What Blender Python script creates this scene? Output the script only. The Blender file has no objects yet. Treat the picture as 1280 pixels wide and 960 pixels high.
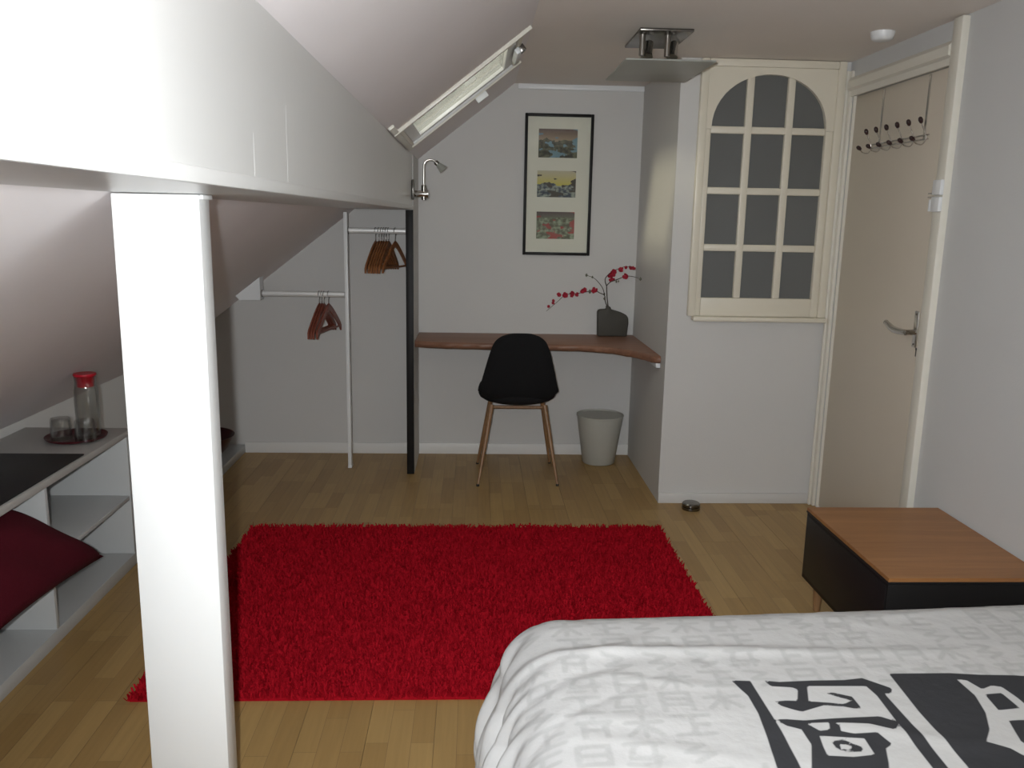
import bpy, bmesh, math, random
import numpy as np
from mathutils import Vector, Matrix

random.seed(7)
rng = np.random.default_rng(7)
scene = bpy.context.scene
C = scene.collection

# ------------------------------------------------------------------ camera
CAM_H = 1.45
cam_d = bpy.data.cameras.new('camera')
cam = bpy.data.objects.new('camera', cam_d)
C.objects.link(cam)
cam_d.sensor_width = 36.0
cam_d.lens = 36.0 * 1048.4 / 1280.0
cam_d.clip_start = 0.02
_yaw, _pit, _rol = math.radians(2.654), math.radians(11.2), math.radians(-1.088)
_f = Vector((math.sin(_yaw) * math.cos(_pit), math.cos(_yaw) * math.cos(_pit), -math.sin(_pit)))
_r = Vector((math.cos(_yaw), -math.sin(_yaw), 0))
_d = _f.cross(_r)
_r2 = _r * math.cos(_rol) + _d * math.sin(_rol)
_d2 = _d * math.cos(_rol) - _r * math.sin(_rol)
cam.matrix_world = Matrix(((_r2.x, -_d2.x, -_f.x, 0), (_r2.y, -_d2.y, -_f.y, 0),
                           (_r2.z, -_d2.z, -_f.z, CAM_H), (0, 0, 0, 1)))
scene.camera = cam

# ------------------------------------------------------------------ world, lights, exposure
world = bpy.data.worlds.new('overcast_sky')
scene.world = world
world.use_nodes = True
bg = world.node_tree.nodes['Background']
bg.inputs[0].default_value = (0.99, 0.985, 0.98, 1)
bg.inputs[1].default_value = 6.5

# the camera's own flash, a hand's breadth beside the lens
fl_d = bpy.data.lights.new('camera_flash', 'SPOT')
fl_d.energy = 126
fl_d.color = (0.955, 0.985, 1.0)
fl_d.spot_size = math.radians(118)
fl_d.spot_blend = 1.0
fl_d.shadow_soft_size = 0.013
fl = bpy.data.objects.new('camera_flash', fl_d)
C.objects.link(fl)
fl.location = (-0.05, -0.02, CAM_H + 0.03)
fl.rotation_euler = Vector((0.05, 1.0, -0.10)).to_track_quat('-Z', 'Y').to_euler()

# hazy low sun reaching in through the roof window
su_d = bpy.data.lights.new('hazy_sun', 'SUN')
su_d.energy = 3.6
su_d.color = (1.0, 0.90, 0.74)
su_d.angle = math.radians(9)
sun = bpy.data.objects.new('hazy_sun', su_d)
C.objects.link(sun)
sun.location = (-6, 0, 6)
sun.rotation_euler = Vector((1.0, 0.53, -0.46)).to_track_quat('-Z', 'Y').to_euler()

scene.view_settings.view_transform = 'Standard'
scene.view_settings.look = 'None'
scene.view_settings.exposure = 0.76
scene.view_settings.gamma = 1.0
scene.view_settings.use_curve_mapping = False

# ------------------------------------------------------------------ room measures (metres)
XL, XR = -1.83, 1.79          # knee wall, right wall
YB, YN = 5.066, -1.5          # far wall, wall behind the camera
ZC = 2.21                     # flat ceiling
XCH, YCH = 0.97, 4.16         # boxed-in corner: its side face and its front face
TAN = 0.7815
def slope_z(x): return 2.197 + TAN * (x - 0.202)
XS = 0.202 + (ZC - 2.197) / TAN

# ------------------------------------------------------------------ helpers
def srgb(r, g, b):
    def c(v):
        v /= 255.0
        return v / 12.92 if v <= 0.04045 else ((v + 0.055) / 1.055) ** 2.4
    return (c(r), c(g), c(b), 1)

def new_mat(name):
    m = bpy.data.materials.new(name)
    m.use_nodes = True
    return m, m.node_tree, m.node_tree.nodes['Principled BSDF']

def mat(name, col, rough=0.5, var=0.05, scale=6.0, bump=0.0, bscale=60.0, metal=0.0, spec=0.5,
        trans=0.0, stretch=None, ior=1.45, sheen=0.0):
    m, nt, p = new_mat(name)
    n, l = nt.nodes, nt.links
    p.inputs['Roughness'].default_value = rough
    p.inputs['Metallic'].default_value = metal
    p.inputs['Specular IOR Level'].default_value = spec
    p.inputs['Transmission Weight'].default_value = trans
    p.inputs['IOR'].default_value = ior
    p.inputs['Sheen Weight'].default_value = sheen
    tc = n.new('ShaderNodeTexCoord')
    vec = tc.outputs['Object']
    if stretch:
        mp = n.new('ShaderNodeMapping')
        mp.inputs['Scale'].default_value = stretch
        l.new(vec, mp.inputs[0]); vec = mp.outputs[0]
    nz = n.new('ShaderNodeTexNoise')
    nz.inputs['Scale'].default_value = scale
    nz.inputs['Detail'].default_value = 4
    l.new(vec, nz.inputs['Vector'])
    mx = n.new('ShaderNodeMix'); mx.data_type = 'RGBA'
    mx.inputs['A'].default_value = tuple(c * (1 - var) for c in col[:3]) + (1,)
    mx.inputs['B'].default_value = tuple(min(1, c * (1 + var)) for c in col[:3]) + (1,)
    l.new(nz.outputs['Fac'], mx.inputs['Factor'])
    l.new(mx.outputs['Result'], p.inputs['Base Color'])
    if bump:
        nb = n.new('ShaderNodeTexNoise')
        nb.inputs['Scale'].default_value = bscale
        nb.inputs['Detail'].default_value = 3
        l.new(vec, nb.inputs['Vector'])
        b = n.new('ShaderNodeBump')
        b.inputs['Strength'].default_value = bump
        b.inputs['Distance'].default_value = 0.01
        l.new(nb.outputs['Fac'], b.inputs['Height'])
        l.new(b.outputs[0], p.inputs['Normal'])
    return m

def wood(name, c1, c2, rough=0.4, axis=0, grain=30.0, spec=0.5):
    """grain runs along the given local axis"""
    m, nt, p = new_mat(name)
    n, l = nt.nodes, nt.links
    tc = n.new('ShaderNodeTexCoord')
    mp = n.new('ShaderNodeMapping')
    s = [grain, grain, grain]; s[axis] = grain / 14.0
    mp.inputs['Scale'].default_value = s
    l.new(tc.outputs['Object'], mp.inputs[0])
    nz = n.new('ShaderNodeTexNoise')
    nz.inputs['Scale'].default_value = 1.0; nz.inputs['Detail'].default_value = 6
    nz.inputs['Roughness'].default_value = 0.65; nz.inputs['Distortion'].default_value = 0.6
    l.new(mp.outputs[0], nz.inputs['Vector'])
    cr = n.new('ShaderNodeValToRGB')
    cr.color_ramp.elements[0].position = 0.3; cr.color_ramp.elements[0].color = c1
    cr.color_ramp.elements[1].position = 0.72; cr.color_ramp.elements[1].color = c2
    l.new(nz.outputs['Fac'], cr.inputs[0])
    l.new(cr.outputs[0], p.inputs['Base Color'])
    p.inputs['Roughness'].default_value = rough
    p.inputs['Specular IOR Level'].default_value = spec
    return m

class MB:
    """collects shapes in world coordinates"""
    def __init__(s): s.v = []; s.f = []
    def add(s, vs, fs):
        o = len(s.v); s.v += [tuple(v) for v in vs]; s.f += [tuple(i + o for i in f) for f in fs]; return s
    def box(s, x0, x1, y0, y1, z0, z1):
        return s.add([(x0, y0, z0), (x1, y0, z0), (x1, y1, z0), (x0, y1, z0),
                      (x0, y0, z1), (x1, y0, z1), (x1, y1, z1), (x0, y1, z1)],
                     [(3, 2, 1, 0), (4, 5, 6, 7), (0, 1, 5, 4), (1, 2, 6, 5), (2, 3, 7, 6), (3, 0, 4, 7)])
    def prism(s, poly, axis, a, b):
        """poly in the two other axes (order kept), extruded along axis from a to b"""
        def P(p, t):
            return {'x': (t, p[0], p[1]), 'y': (p[0], t, p[1]), 'z': (p[0], p[1], t)}[axis]
        n = len(poly)
        return s.add([P(p, a) for p in poly] + [P(p, b) for p in poly],
                     [tuple(range(n))[::-1], tuple(range(n, 2 * n))] +
                     [(i, (i + 1) % n, n + (i + 1) % n, n + i) for i in range(n)])
    def tube(s, pts, r, n=10, caps=True):
        pts = [Vector(p) for p in pts]
        rs = r if isinstance(r, (list, tuple)) else [r] * len(pts)
        t0 = (pts[1] - pts[0]).normalized()
        up = Vector((0, 0, 1)) if abs(t0.z) < 0.9 else Vector((1, 0, 0))
        u = t0.cross(up).normalized()
        vs = []
        for i, p in enumerate(pts):
            t = (pts[min(i + 1, len(pts) - 1)] - pts[max(i - 1, 0)]).normalized()
            u = (u - t * u.dot(t)).normalized(); w = t.cross(u)
            for k in range(n):
                a = 2 * math.pi * k / n
                vs.append(p + (u * math.cos(a) + w * math.sin(a)) * rs[i])
        fs = [(i * n + k, i * n + (k + 1) % n, (i + 1) * n + (k + 1) % n, (i + 1) * n + k)
              for i in range(len(pts) - 1) for k in range(n)]
        if caps:
            fs += [tuple(range(n))[::-1], tuple(range((len(pts) - 1) * n, len(pts) * n))]
        return s.add(vs, fs)
    def lathe(s, prof, c, n=28, M=None):
        """prof = [(r, z)], about the vertical through c (or through matrix M)"""
        vs, fs = [], []
        for r, z in prof:
            for k in range(n):
                a = 2 * math.pi * k / n
                p = Vector((r * math.cos(a), r * math.sin(a), z))
                vs.append((M @ p) if M else p + Vector(c))
        for i in range(len(prof) - 1):
            for k in range(n):
                fs.append((i * n + k, i * n + (k + 1) % n, (i + 1) * n + (k + 1) % n, (i + 1) * n + k))
        if prof[0][0] > 1e-5: fs.append(tuple(range(n))[::-1])
        if prof[-1][0] > 1e-5: fs.append(tuple(range((len(prof) - 1) * n, len(prof) * n)))
        return s.add(vs, fs)
    def build(s, name, m, parent=None, loc=None, smooth=None, bevel=0.0, seg=2):
        """loc = origin in world space (children: the parent's own place)"""
        base = Vector(parent_place(parent)) if parent else Vector(loc or (0, 0, 0))
        me = bpy.data.meshes.new(name)
        me.from_pydata([Vector(v) - base for v in s.v], [], s.f)
        bm = bmesh.new(); bm.from_mesh(me)
        bmesh.ops.remove_doubles(bm, verts=bm.verts, dist=1e-6)
        bmesh.ops.recalc_face_normals(bm, faces=bm.faces)
        if bevel:
            es = [e for e in bm.edges if e.is_manifold and e.calc_face_angle(0) > 0.5]
            bmesh.ops.bevel(bm, geom=es, offset=bevel, segments=seg, profile=0.5, affect='EDGES', clamp_overlap=True)
        bm.to_mesh(me); bm.free()
        if smooth is not None or bevel:
            me.shade_smooth() if hasattr(me, 'shade_smooth') else None
            me.set_sharp_from_angle(angle=math.radians(smooth if smooth else 40))
        me.materials.append(m)
        o = bpy.data.objects.new(name, me)
        C.objects.link(o)
        if parent: o.parent = parent
        else: o.location = base
        return o

def parent_place(p):
    v = Vector((0, 0, 0))
    while p is not None:
        v += p.location; p = p.parent
    return v

def tag(o, label, cat, group=None):
    o['label'] = label; o['category'] = cat
    if group: o['group'] = group
    return o
def struct(o, label=None):
    o['kind'] = 'structure'
    if label: o['label'] = label
    return o
def thing(name, label, cat, loc, group=None):
    o = bpy.data.objects.new(name, None)
    o.empty_display_size = 0.05
    C.objects.link(o); o.location = loc
    return tag(o, label, cat, group)
def bez(p, n=8):
    """smooth polyline through points (Catmull-Rom)"""
    p = [Vector(q) for q in p]; out = []
    for i in range(len(p) - 1):
        a, b, c, d = p[max(i - 1, 0)], p[i], p[i + 1], p[min(i + 2, len(p) - 1)]
        for k in range(n):
            t = k / n
            out.append(0.5 * ((2 * b) + (c - a) * t + (2 * a - 5 * b + 4 * c - d) * t * t + (3 * b - a - 3 * c + d) * t ** 3))
    return out + [p[-1]]

# ------------------------------------------------------------------ materials
M = {}
M['wall'] = mat('wall_paint', (0.60, 0.59, 0.575, 1), 0.6, 0.03, 2.5, 0.06, 120)
M['wall_cool'] = mat('wall_paint_cool', (0.61, 0.612, 0.61, 1), 0.6, 0.03, 2.5, 0.06, 120)
M['ceil'] = mat('ceiling_paint', (0.80, 0.74, 0.69, 1), 0.75, 0.04, 2.0, 0.08, 90)
M['slope'] = mat('sloping_ceiling_paint', (0.82, 0.775, 0.785, 1), 0.62, 0.04, 2.2, 0.16, 7)
M['gloss_white'] = mat('glossy_white_paint', (0.66, 0.66, 0.65, 1), 0.28, 0.02, 3, 0.02, 25)
M['post_white'] = mat('white_post_paint', (0.80, 0.81, 0.81, 1), 0.35, 0.015, 4, 0.02, 40)
M['cream'] = mat('cream_paint', (0.72, 0.67, 0.56, 1), 0.35, 0.03, 3, 0.02, 30)
M['door'] = mat('cream_door_paint', (0.62, 0.555, 0.465, 1), 0.42, 0.03, 2, 0.02, 30)
M['frame_white'] = mat('door_frame_paint', (0.74, 0.71, 0.63, 1), 0.35, 0.03, 3, 0.02, 30)
M['skirting'] = mat('white_skirting_paint', (0.74, 0.73, 0.71, 1), 0.4, 0.02, 3)
M['laminate_white'] = mat('white_laminate', (0.50, 0.51, 0.51, 1), 0.35, 0.02, 3)
M['counter'] = mat('pale_grey_counter', (0.52, 0.51, 0.49, 1), 0.4, 0.02, 3)
M['black_lacquer'] = mat('black_lacquer', (0.009, 0.008, 0.008, 1), 0.5, 0.1, 5, spec=0.3)
M['black_matt'] = mat('black_matt_board', (0.008, 0.008, 0.009, 1), 0.45, 0.1, 5)
M['black_fabric'] = mat('black_fabric', (0.012, 0.012, 0.013, 1), 0.9, 0.25, 260, 0.25, 420, spec=0.2)
M['chrome'] = mat('brushed_chrome', (0.62, 0.60, 0.57, 1), 0.22, 0.03, 20, metal=1.0)
M['steel_dark'] = mat('dark_nickel', (0.20, 0.19, 0.175, 1), 0.25, 0.05, 20, metal=1.0)
M['steel_mid'] = mat('satin_nickel', (0.36, 0.34, 0.31, 1), 0.3, 0.05, 20, metal=1.0)
M['rail'] = mat('pale_satin_tube', (0.80, 0.80, 0.79, 1), 0.38, 0.03, 20, metal=0.35)
M['plastic_white'] = mat('white_plastic', (0.76, 0.77, 0.78, 1), 0.4, 0.02, 5)
M['hanger_wood'] = wood('varnished_hanger_wood', (0.16, 0.055, 0.020, 1), (0.33, 0.135, 0.045, 1), 0.3, 1, 60)
M['hanger_red'] = wood('reddish_hanger_wood', (0.16, 0.040, 0.024, 1), (0.30, 0.085, 0.05, 1), 0.35, 1, 60)
M['desk'] = wood('oiled_red_brown_wood', (0.17, 0.078, 0.047, 1), (0.31, 0.160, 0.10, 1), 0.42, 0, 26)
M['leg_wood'] = wood('light_brown_leg_wood', (0.20, 0.105, 0.048, 1), (0.31, 0.175, 0.082, 1), 0.4, 2, 50)
M['beech_top'] = wood('orange_beech_board', (0.255, 0.108, 0.036, 1), (0.37, 0.172, 0.062, 1), 0.42, 0, 22)
M['rug'] = mat('red_shag', (0.36, 0.0075, 0.016, 1), 1.0, 0.22, 40, spec=0.0)
M['burgundy'] = mat('burgundy_cotton', (0.068, 0.004, 0.010, 1), 0.9, 0.15, 180, 0.2, 300, spec=0.2)
M['burgundy_gloss'] = mat('burgundy_lacquer', (0.06, 0.004, 0.008, 1), 0.3, 0.1, 6)
M['red_plastic'] = mat('red_silicone', (0.42, 0.006, 0.02, 1), 0.35, 0.05, 6)
M['vase'] = mat('dark_olive_ceramic', (0.055, 0.050, 0.040, 1), 0.6, 0.15, 20, 0.1, 80)
M['stem'] = mat('dark_twig', (0.06, 0.045, 0.035, 1), 0.8, 0.2, 40)
M['bud'] = mat('grey_green_bud', (0.16, 0.16, 0.12, 1), 0.8, 0.2, 40)
M['blossom'] = mat('crimson_silk', (0.34, 0.010, 0.030, 1), 0.7, 0.3, 120)
M['knob'] = mat('dark_brown_knob', (0.030, 0.012, 0.012, 1), 0.3, 0.1, 20)
M['mount'] = mat('ivory_mount_board', (0.78, 0.745, 0.665, 1), 0.7, 0.02, 6)
M['base_dark'] = mat('charcoal_bed_fabric', (0.05, 0.05, 0.052, 1), 0.9, 0.1, 80)
M['mattress'] = mat('white_ticking', (0.7, 0.7, 0.68, 1), 0.9, 0.03, 40)
M['glass'] = mat('clear_glass', (0.95, 0.97, 0.96, 1), 0.02, 0.0, 5, trans=1.0, ior=1.45)
M['frosted'] = mat('frosted_glass', (0.60, 0.61, 0.56, 1), 0.35, 0.02, 5, trans=0.55, ior=1.3)
M['bin'] = mat('frosted_plastic', (0.64, 0.63, 0.57, 1), 0.45, 0.04, 8, trans=0.35, ior=1.2)
M['pane'] = mat('smoked_obscure_glass', (0.20, 0.205, 0.20, 1), 0.28, 0.05, 9, 0.05, 200, trans=0.35, ior=1.45)

def thin_glass(name, tint, refl=0.22, rough=0.02, low=0.0):
    m = bpy.data.materials.new(name); m.use_nodes = True
    nt = m.node_tree; n, l = nt.nodes, nt.links
    n.remove(n['Principled BSDF'])
    tr = n.new('ShaderNodeBsdfTransparent'); tr.inputs[0].default_value = tint
    gl = n.new('ShaderNodeBsdfGlossy'); gl.inputs['Roughness'].default_value = rough
    fr = n.new('ShaderNodeFresnel'); fr.inputs[0].default_value = 1.25
    nz = n.new('ShaderNodeTexNoise'); nz.inputs['Scale'].default_value = 3
    mul = n.new('ShaderNodeMath'); mul.operation = 'MULTIPLY_ADD'
    mul.inputs[1].default_value = 0.02; mul.inputs[2].default_value = low
    l.new(nz.outputs['Fac'], mul.inputs[0])
    add = n.new('ShaderNodeMath'); add.operation = 'ADD'
    l.new(mul.outputs[0], add.inputs[0]); l.new(fr.outputs[0], add.inputs[1])
    mn = n.new('ShaderNodeMath'); mn.operation = 'MINIMUM'; mn.inputs[1].default_value = refl
    l.new(add.outputs[0], mn.inputs[0])
    mx = n.new('ShaderNodeMixShader')
    l.new(mn.outputs[0], mx.inputs[0]); l.new(tr.outputs[0], mx.inputs[1]); l.new(gl.outputs[0], mx.inputs[2])
    l.new(mx.outputs[0], n['Material Output'].inputs[0])
    return m
M['thin_glass'] = thin_glass('picture_glass', (0.97, 0.98, 0.97, 1))
M['sky_glass'] = thin_glass('roof_window_glass', (0.44, 0.445, 0.41, 1), refl=0.6, rough=0.08)
M['roof_glass'] = thin_glass('clear_roof_glass', (0.95, 0.96, 0.95, 1), refl=0.5)  # pane of the added unseen roof window, clear so more daylight passes
M['clear_thin'] = thin_glass('drinking_glass', (0.92, 0.925, 0.92, 1), refl=0.45, rough=0.05, low=0.05)

def plank_material():
    m, nt, p = new_mat('beech_laminate')
    n, l = nt.nodes, nt.links
    tc = n.new('ShaderNodeTexCoord'); oi = n.new('ShaderNodeObjectInfo')
    # shift the print along each board by a random amount
    mulr = n.new('ShaderNodeMath'); mulr.operation = 'MULTIPLY'; mulr.inputs[1].default_value = 37.0
    l.new(oi.outputs['Random'], mulr.inputs[0])
    comb = n.new('ShaderNodeCombineXYZ')
    l.new(mulr.outputs[0], comb.inputs['Y'])
    sep = n.new('ShaderNodeSeparateXYZ'); l.new(tc.outputs['Object'], sep.inputs[0])
    addy = n.new('ShaderNodeMath'); addy.operation = 'ADD'
    l.new(sep.outputs['Y'], addy.inputs[0]); l.new(mulr.outputs[0], addy.inputs[1])
    addx = n.new('ShaderNodeMath'); addx.operation = 'ADD'; addx.inputs[1].default_value = 0.096
    l.new(sep.outputs['X'], addx.inputs[0])
    cv = n.new('ShaderNodeCombineXYZ')
    l.new(addy.outputs[0], cv.inputs['X']); l.new(addx.outputs[0], cv.inputs['Y'])
    br = n.new('ShaderNodeTexBrick')
    br.offset = 0.37; br.offset_frequency = 2; br.squash = 1.0
    br.inputs['Color1'].default_value = (0.32, 0.195, 0.070, 1)
    br.inputs['Color2'].default_value = (0.405, 0.262, 0.100, 1)
    br.inputs['Mortar'].default_value = (0.20, 0.125, 0.06, 1)
    br.inputs['Scale'].default_value = 1.0
    br.inputs['Mortar Size'].default_value = 0.0006
    br.inputs['Bias'].default_value = 0.0
    br.inputs['Brick Width'].default_value = 0.43
    br.inputs['Row Height'].default_value = 0.064
    l.new(cv.outputs[0], br.inputs['Vector'])
    mp = n.new('ShaderNodeMapping'); mp.inputs['Scale'].default_value = (4, 70, 1)
    l.new(cv.outputs[0], mp.inputs[0])
    nz = n.new('ShaderNodeTexNoise'); nz.inputs['Scale'].default_value = 1; nz.inputs['Detail'].default_value = 5
    l.new(mp.outputs[0], nz.inputs['Vector'])
    hs = n.new('ShaderNodeMapRange'); hs.inputs['To Min'].default_value = 0.82; hs.inputs['To Max'].default_value = 1.18
    l.new(nz.outputs['Fac'], hs.inputs['Value'])
    vm = n.new('ShaderNodeVectorMath'); vm.operation = 'SCALE'
    l.new(br.outputs['Color'], vm.inputs[0]); l.new(hs.outputs[0], vm.inputs['Scale'])
    l.new(vm.outputs[0], p.inputs['Base Color'])
    p.inputs['Roughness'].default_value = 0.42
    p.inputs['Specular IOR Level'].default_value = 0.4
    return m
M['plank'] = plank_material()

# ================================================================== THE SETTING
TH = 0.12
# floor slab with laminate planks
floor = struct(MB().box(XL - TH, XR + TH, YN - TH, YB + TH, -0.12, -0.008).build('floor', M['leg_wood']),
               'beech laminate floor of long narrow planks')
PW, PL = 0.192, 1.285
shared = {}
ncol = int(math.ceil((XR - XL) / PW))
for c in range(ncol):
    x0 = XL + c * PW; x1 = min(x0 + PW, XR)
    y = YN - (c * 0.43) % PL
    while y < YB:
        a, b = max(y, YN), min(y + PL, YB)
        if b - a > 0.02:
            key = (round(x1 - x0, 3), round(b - a, 3))
            if key not in shared:
                g = 0.0005; hx, hy = key[0] / 2 - g, key[1] / 2 - g
                o = MB().box(-hx, hx, -hy, hy, -0.008, 0).build('plank', M['plank'])
                shared[key] = o.data
            else:
                o = bpy.data.objects.new('plank', shared[key]); C.objects.link(o)
            o.parent = floor
            o.location = ((x0 + x1) / 2, (a + b) / 2, 0)
        y += PL

struct(MB().box(XS, XR + TH, YN - TH, YB + TH, ZC, ZC + TH).build('ceiling', M['ceil']), 'flat off-white ceiling')

# sloping ceiling with the opening of the roof window
SX0, SX1, SY0, SY1 = -0.318, 0.185, 3.56, 4.30
def slab(mb, x0, x1, y0, y1, t=0.12):
    nx, nz = -math.sin(math.atan(TAN)) * t, math.cos(math.atan(TAN)) * t
    mb.prism([(x0, slope_z(x0)), (x1, slope_z(x1)), (x1 + nx, slope_z(x1) + nz), (x0 + nx, slope_z(x0) + nz)], 'y', y0, y1)
sl = MB()
RY0_, RY1_ = -1.15, 0.35                      # second roof opening, unseen, added behind the camera to let in more daylight
slab(sl, XL - 0.15, XS + 0.1, YN - TH, RY0_)
slab(sl, XL - 0.15, SX0, RY0_, RY1_)
slab(sl, SX1, XS + 0.1, RY0_, RY1_)
slab(sl, XL - 0.15, XS + 0.1, RY1_, SY0)
slab(sl, XL - 0.15, SX0, SY0, SY1)
slab(sl, SX1, XS + 0.1, SY0, SY1)
slab(sl, XL - 0.15, XS + 0.1, SY1, YB + TH)
struct(sl.build('wall_slope', M['slope']), 'white plastered sloping attic ceiling')

struct(MB().prism([(XL - TH, -0.12), (XR + TH, -0.12), (XR + TH, ZC + TH), (XS, ZC + TH), (XL - TH, slope_z(XL - TH))], 'y', YB, YB + TH)
       .build('wall_back', M['wall']), 'plain light grey far wall of the attic room')
struct(MB().box(XL - TH, XL, YN - TH, YB, -0.12, slope_z(XL)).build('wall_left', M['skirting']), 'low white knee wall under the slope')

# right wall with the door opening
DY0, DY1, DZ = 3.215, 4.105, 2.05
wr = MB()
wr.box(XR, XR + TH, YN - TH, DY0, -0.12, ZC)
wr.box(XR, XR + TH, DY1, YB, -0.12, ZC)
wr.box(XR, XR + TH, DY0, DY1, DZ, ZC)
struct(wr.build('wall_right', M['wall_cool']), 'cool grey right-hand wall beside the door')

# boxed-in corner (stairwell) with the arched inner window
WX0, WX1, WZ0, WZ1 = 1.10, 1.71, 1.05, 2.165
wc = MB()
wc.box(XCH, XCH + 0.08, YCH, YB, 0, ZC)
wc.box(XCH + 0.08, WX0, YCH, YCH + 0.08, 0, ZC)
wc.box(WX1, XR, YCH, YCH + 0.08, 0, ZC)
wc.box(WX0, WX1, YCH, YCH + 0.08, 0, WZ0)
wc.box(WX0, WX1, YCH, YCH + 0.08, WZ1, ZC)
struct(wc.build('wall_stairwell', M['wall']), 'light grey boxed-in corner beside the desk niche')

# closed wall behind the camera
struct(MB().prism([(XL - TH, -0.12), (XR + TH, -0.12), (XR + TH, ZC + TH), (XS, ZC + TH), (XL - TH, slope_z(XL - TH))], 'y', YN - TH, YN)
       .build('wall_front', M['wall']), 'plain light grey wall opposite the desk wall')

# skirting
struct(MB().box(-1.404, XCH, YB - 0.012, YB, 0, 0.068).build('baseboard_back', M['skirting'], bevel=0.003), 'white skirting board along the far wall')
struct(MB().box(XCH - 0.002, 1.765, YCH - 0.014, YCH, 0, 0.055).build('baseboard_stairwell', M['wall'], bevel=0.003), 'low grey skirting under the arched window')

# white cove line along the top of the far wall
struct(MB().box(XS + 0.02, XCH, YB - 0.012, YB, ZC - 0.03, ZC).build('trim_1', M['plastic_white'], bevel=0.004), 'thin pale ceiling trim above the framed prints')

# ------------------------------------------------------------------ arched inner window
def arched_window():
    w = bpy.data.objects.new('window_1', None); w.empty_display_size = .05
    C.objects.link(w); w.location = (1.41, YCH, 0.98)
    struct(w, 'cream arched inner window with twelve smoked panes')
    fy0, fy1 = YCH - 0.030, YCH          # casing stands proud of the wall
    # casing
    MB().box(1.062, 1.100, fy0, fy1, 0.985, ZC - 0.002).build('jamb', M['cream'], w, bevel=0.006)
    MB().box(1.722, 1.760, fy0, fy1, 0.985, ZC - 0.002).build('jamb', M['cream'], w, bevel=0.006)
    MB().box(1.100, 1.722, fy0, fy1, 2.172, ZC - 0.002).build('head_casing', M['cream'], w, bevel=0.006)
    MB().box(1.085, 1.765, YCH - 0.055, YCH, 0.962, 0.986).build('window_sill', M['cream'], w, bevel=0.008)
    # sash: stiles, rails, arch panel
    x0, x1 = 1.126, 1.686
    zb, zr = 1.078, 1.868                # bottom of the panes, underside of the arch rail
    sy0, sy1 = YCH - 0.018, YCH + 0.03
    MB().box(1.100, x0, sy0, sy1, 0.986, zr + .02).build('stile', M['cream'], w, bevel=0.004)
    MB().box(x1, 1.722, sy0, sy1, 0.986, zr + .02).build('stile', M['cream'], w, bevel=0.004)
    MB().box(x0, x1, sy0, sy1, 0.986, zb).build('bottom_rail', M['cream'], w, bevel=0.004)
    cx, hw = (x0 + x1) / 2, (x1 - x0) / 2
    za, ah = zr + .02, 2.142 - (zr + .02)
    n = 24
    arc = [(cx - hw * math.cos(math.pi * k / n), za + ah * math.sin(math.pi * k / n) ** 0.92) for k in range(n + 1)]
    pan = MB()
    xo0, xo1, zt = 1.100, 1.722, 2.172
    # spandrel: strips from the arch up to the head
    outer = []
    for (x, z) in arc:
        t = (x - x0) / (x1 - x0)
        outer.append((xo0 + t * (xo1 - xo0), zt))
    outer[0] = (xo0, za); outer[-1] = (xo1, za)
    outer.insert(1, (xo0, zt)); outer.insert(len(outer) - 1, (xo1, zt))
    # triangulate as ring between arc and outer
    A = arc; O = outer
    idxA = lambda i: i
    idxO = lambda i: len(A) + i
    faces = []
    faces.append((idxA(0), idxO(0), idxO(1)))
    for k in range(n):
        # outer index aligned by +1 because of the inserted corner
        oa = k + 1; ob = k + 2
        if k == n - 1: ob = len(O) - 2
        faces.append((idxA(k), idxO(oa), idxO(ob), idxA(k + 1)))
    faces.append((idxA(n), idxO(len(O) - 2), idxO(len(O) - 1)))
    N = len(A) + len(O)
    P2 = A + O
    vs = [(x, sy0, z) for x, z in P2] + [(x, sy1, z) for x, z in P2]
    fs = [f for f in faces] + [tuple(i + N for i in f)[::-1] for f in faces]
    for k in range(n): fs.append((k, k + 1, k + 1 + N, k + N))
    for k in range(len(O) - 1): fs.append((len(A) + k, len(A) + k + 1, len(A) + k + 1 + N, len(A) + k + N))
    MB().add(vs, fs).build('arch_panel', M['cream'], w)
    # glazing bars
    bars_x = [x0 + 0.163, x0 + 0.163 + 0.036 + 0.163]
    rows = [(1.868, 1.902), (1.582, 1.616), (1.308, 1.342)]
    by0, by1 = YCH - 0.014, YCH + 0.022
    def arch_z(x):
        c = max(-1, min(1, (cx - x) / hw)); return za + ah * math.sin(math.acos(c)) ** 0.92
    for bx in bars_x:
        MB().box(bx, bx + 0.036, by0, by1, zb, arch_z(bx + (0.036 if bx < cx else 0)) - 0.0).build('glazing_bar', M['cream'], w, bevel=0.005)
    for a, b in rows:
        MB().box(x0, x1, by0 + 0.001, by1 - 0.001, a, b).build('glazing_bar', M['cream'], w, bevel=0.005)
    # panes
    cols = [(x0, bars_x[0]), (bars_x[0] + .036, bars_x[1]), (bars_x[1] + .036, x1)]
    gy0, gy1 = YCH + 0.004, YCH + 0.009
    zz = [(zb, 1.308), (1.342, 1.582), (1.616, 1.868)]
    for a, b in cols:
        for c, d in zz:
            MB().box(a, b, gy0, gy1, c, d).build('pane', M['pane'], w)
        top = [(a, 1.902)] + [(b, 1.902)]
        up = [(a + (b - a) * k / 10, max(1.9025, arch_z(a + (b - a) * k / 10))) for k in range(10, -1, -1)]
        MB().prism(top + up, 'y', gy0, gy1).build('pane', M['pane'], w)
    return w
arched_window()

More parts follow.
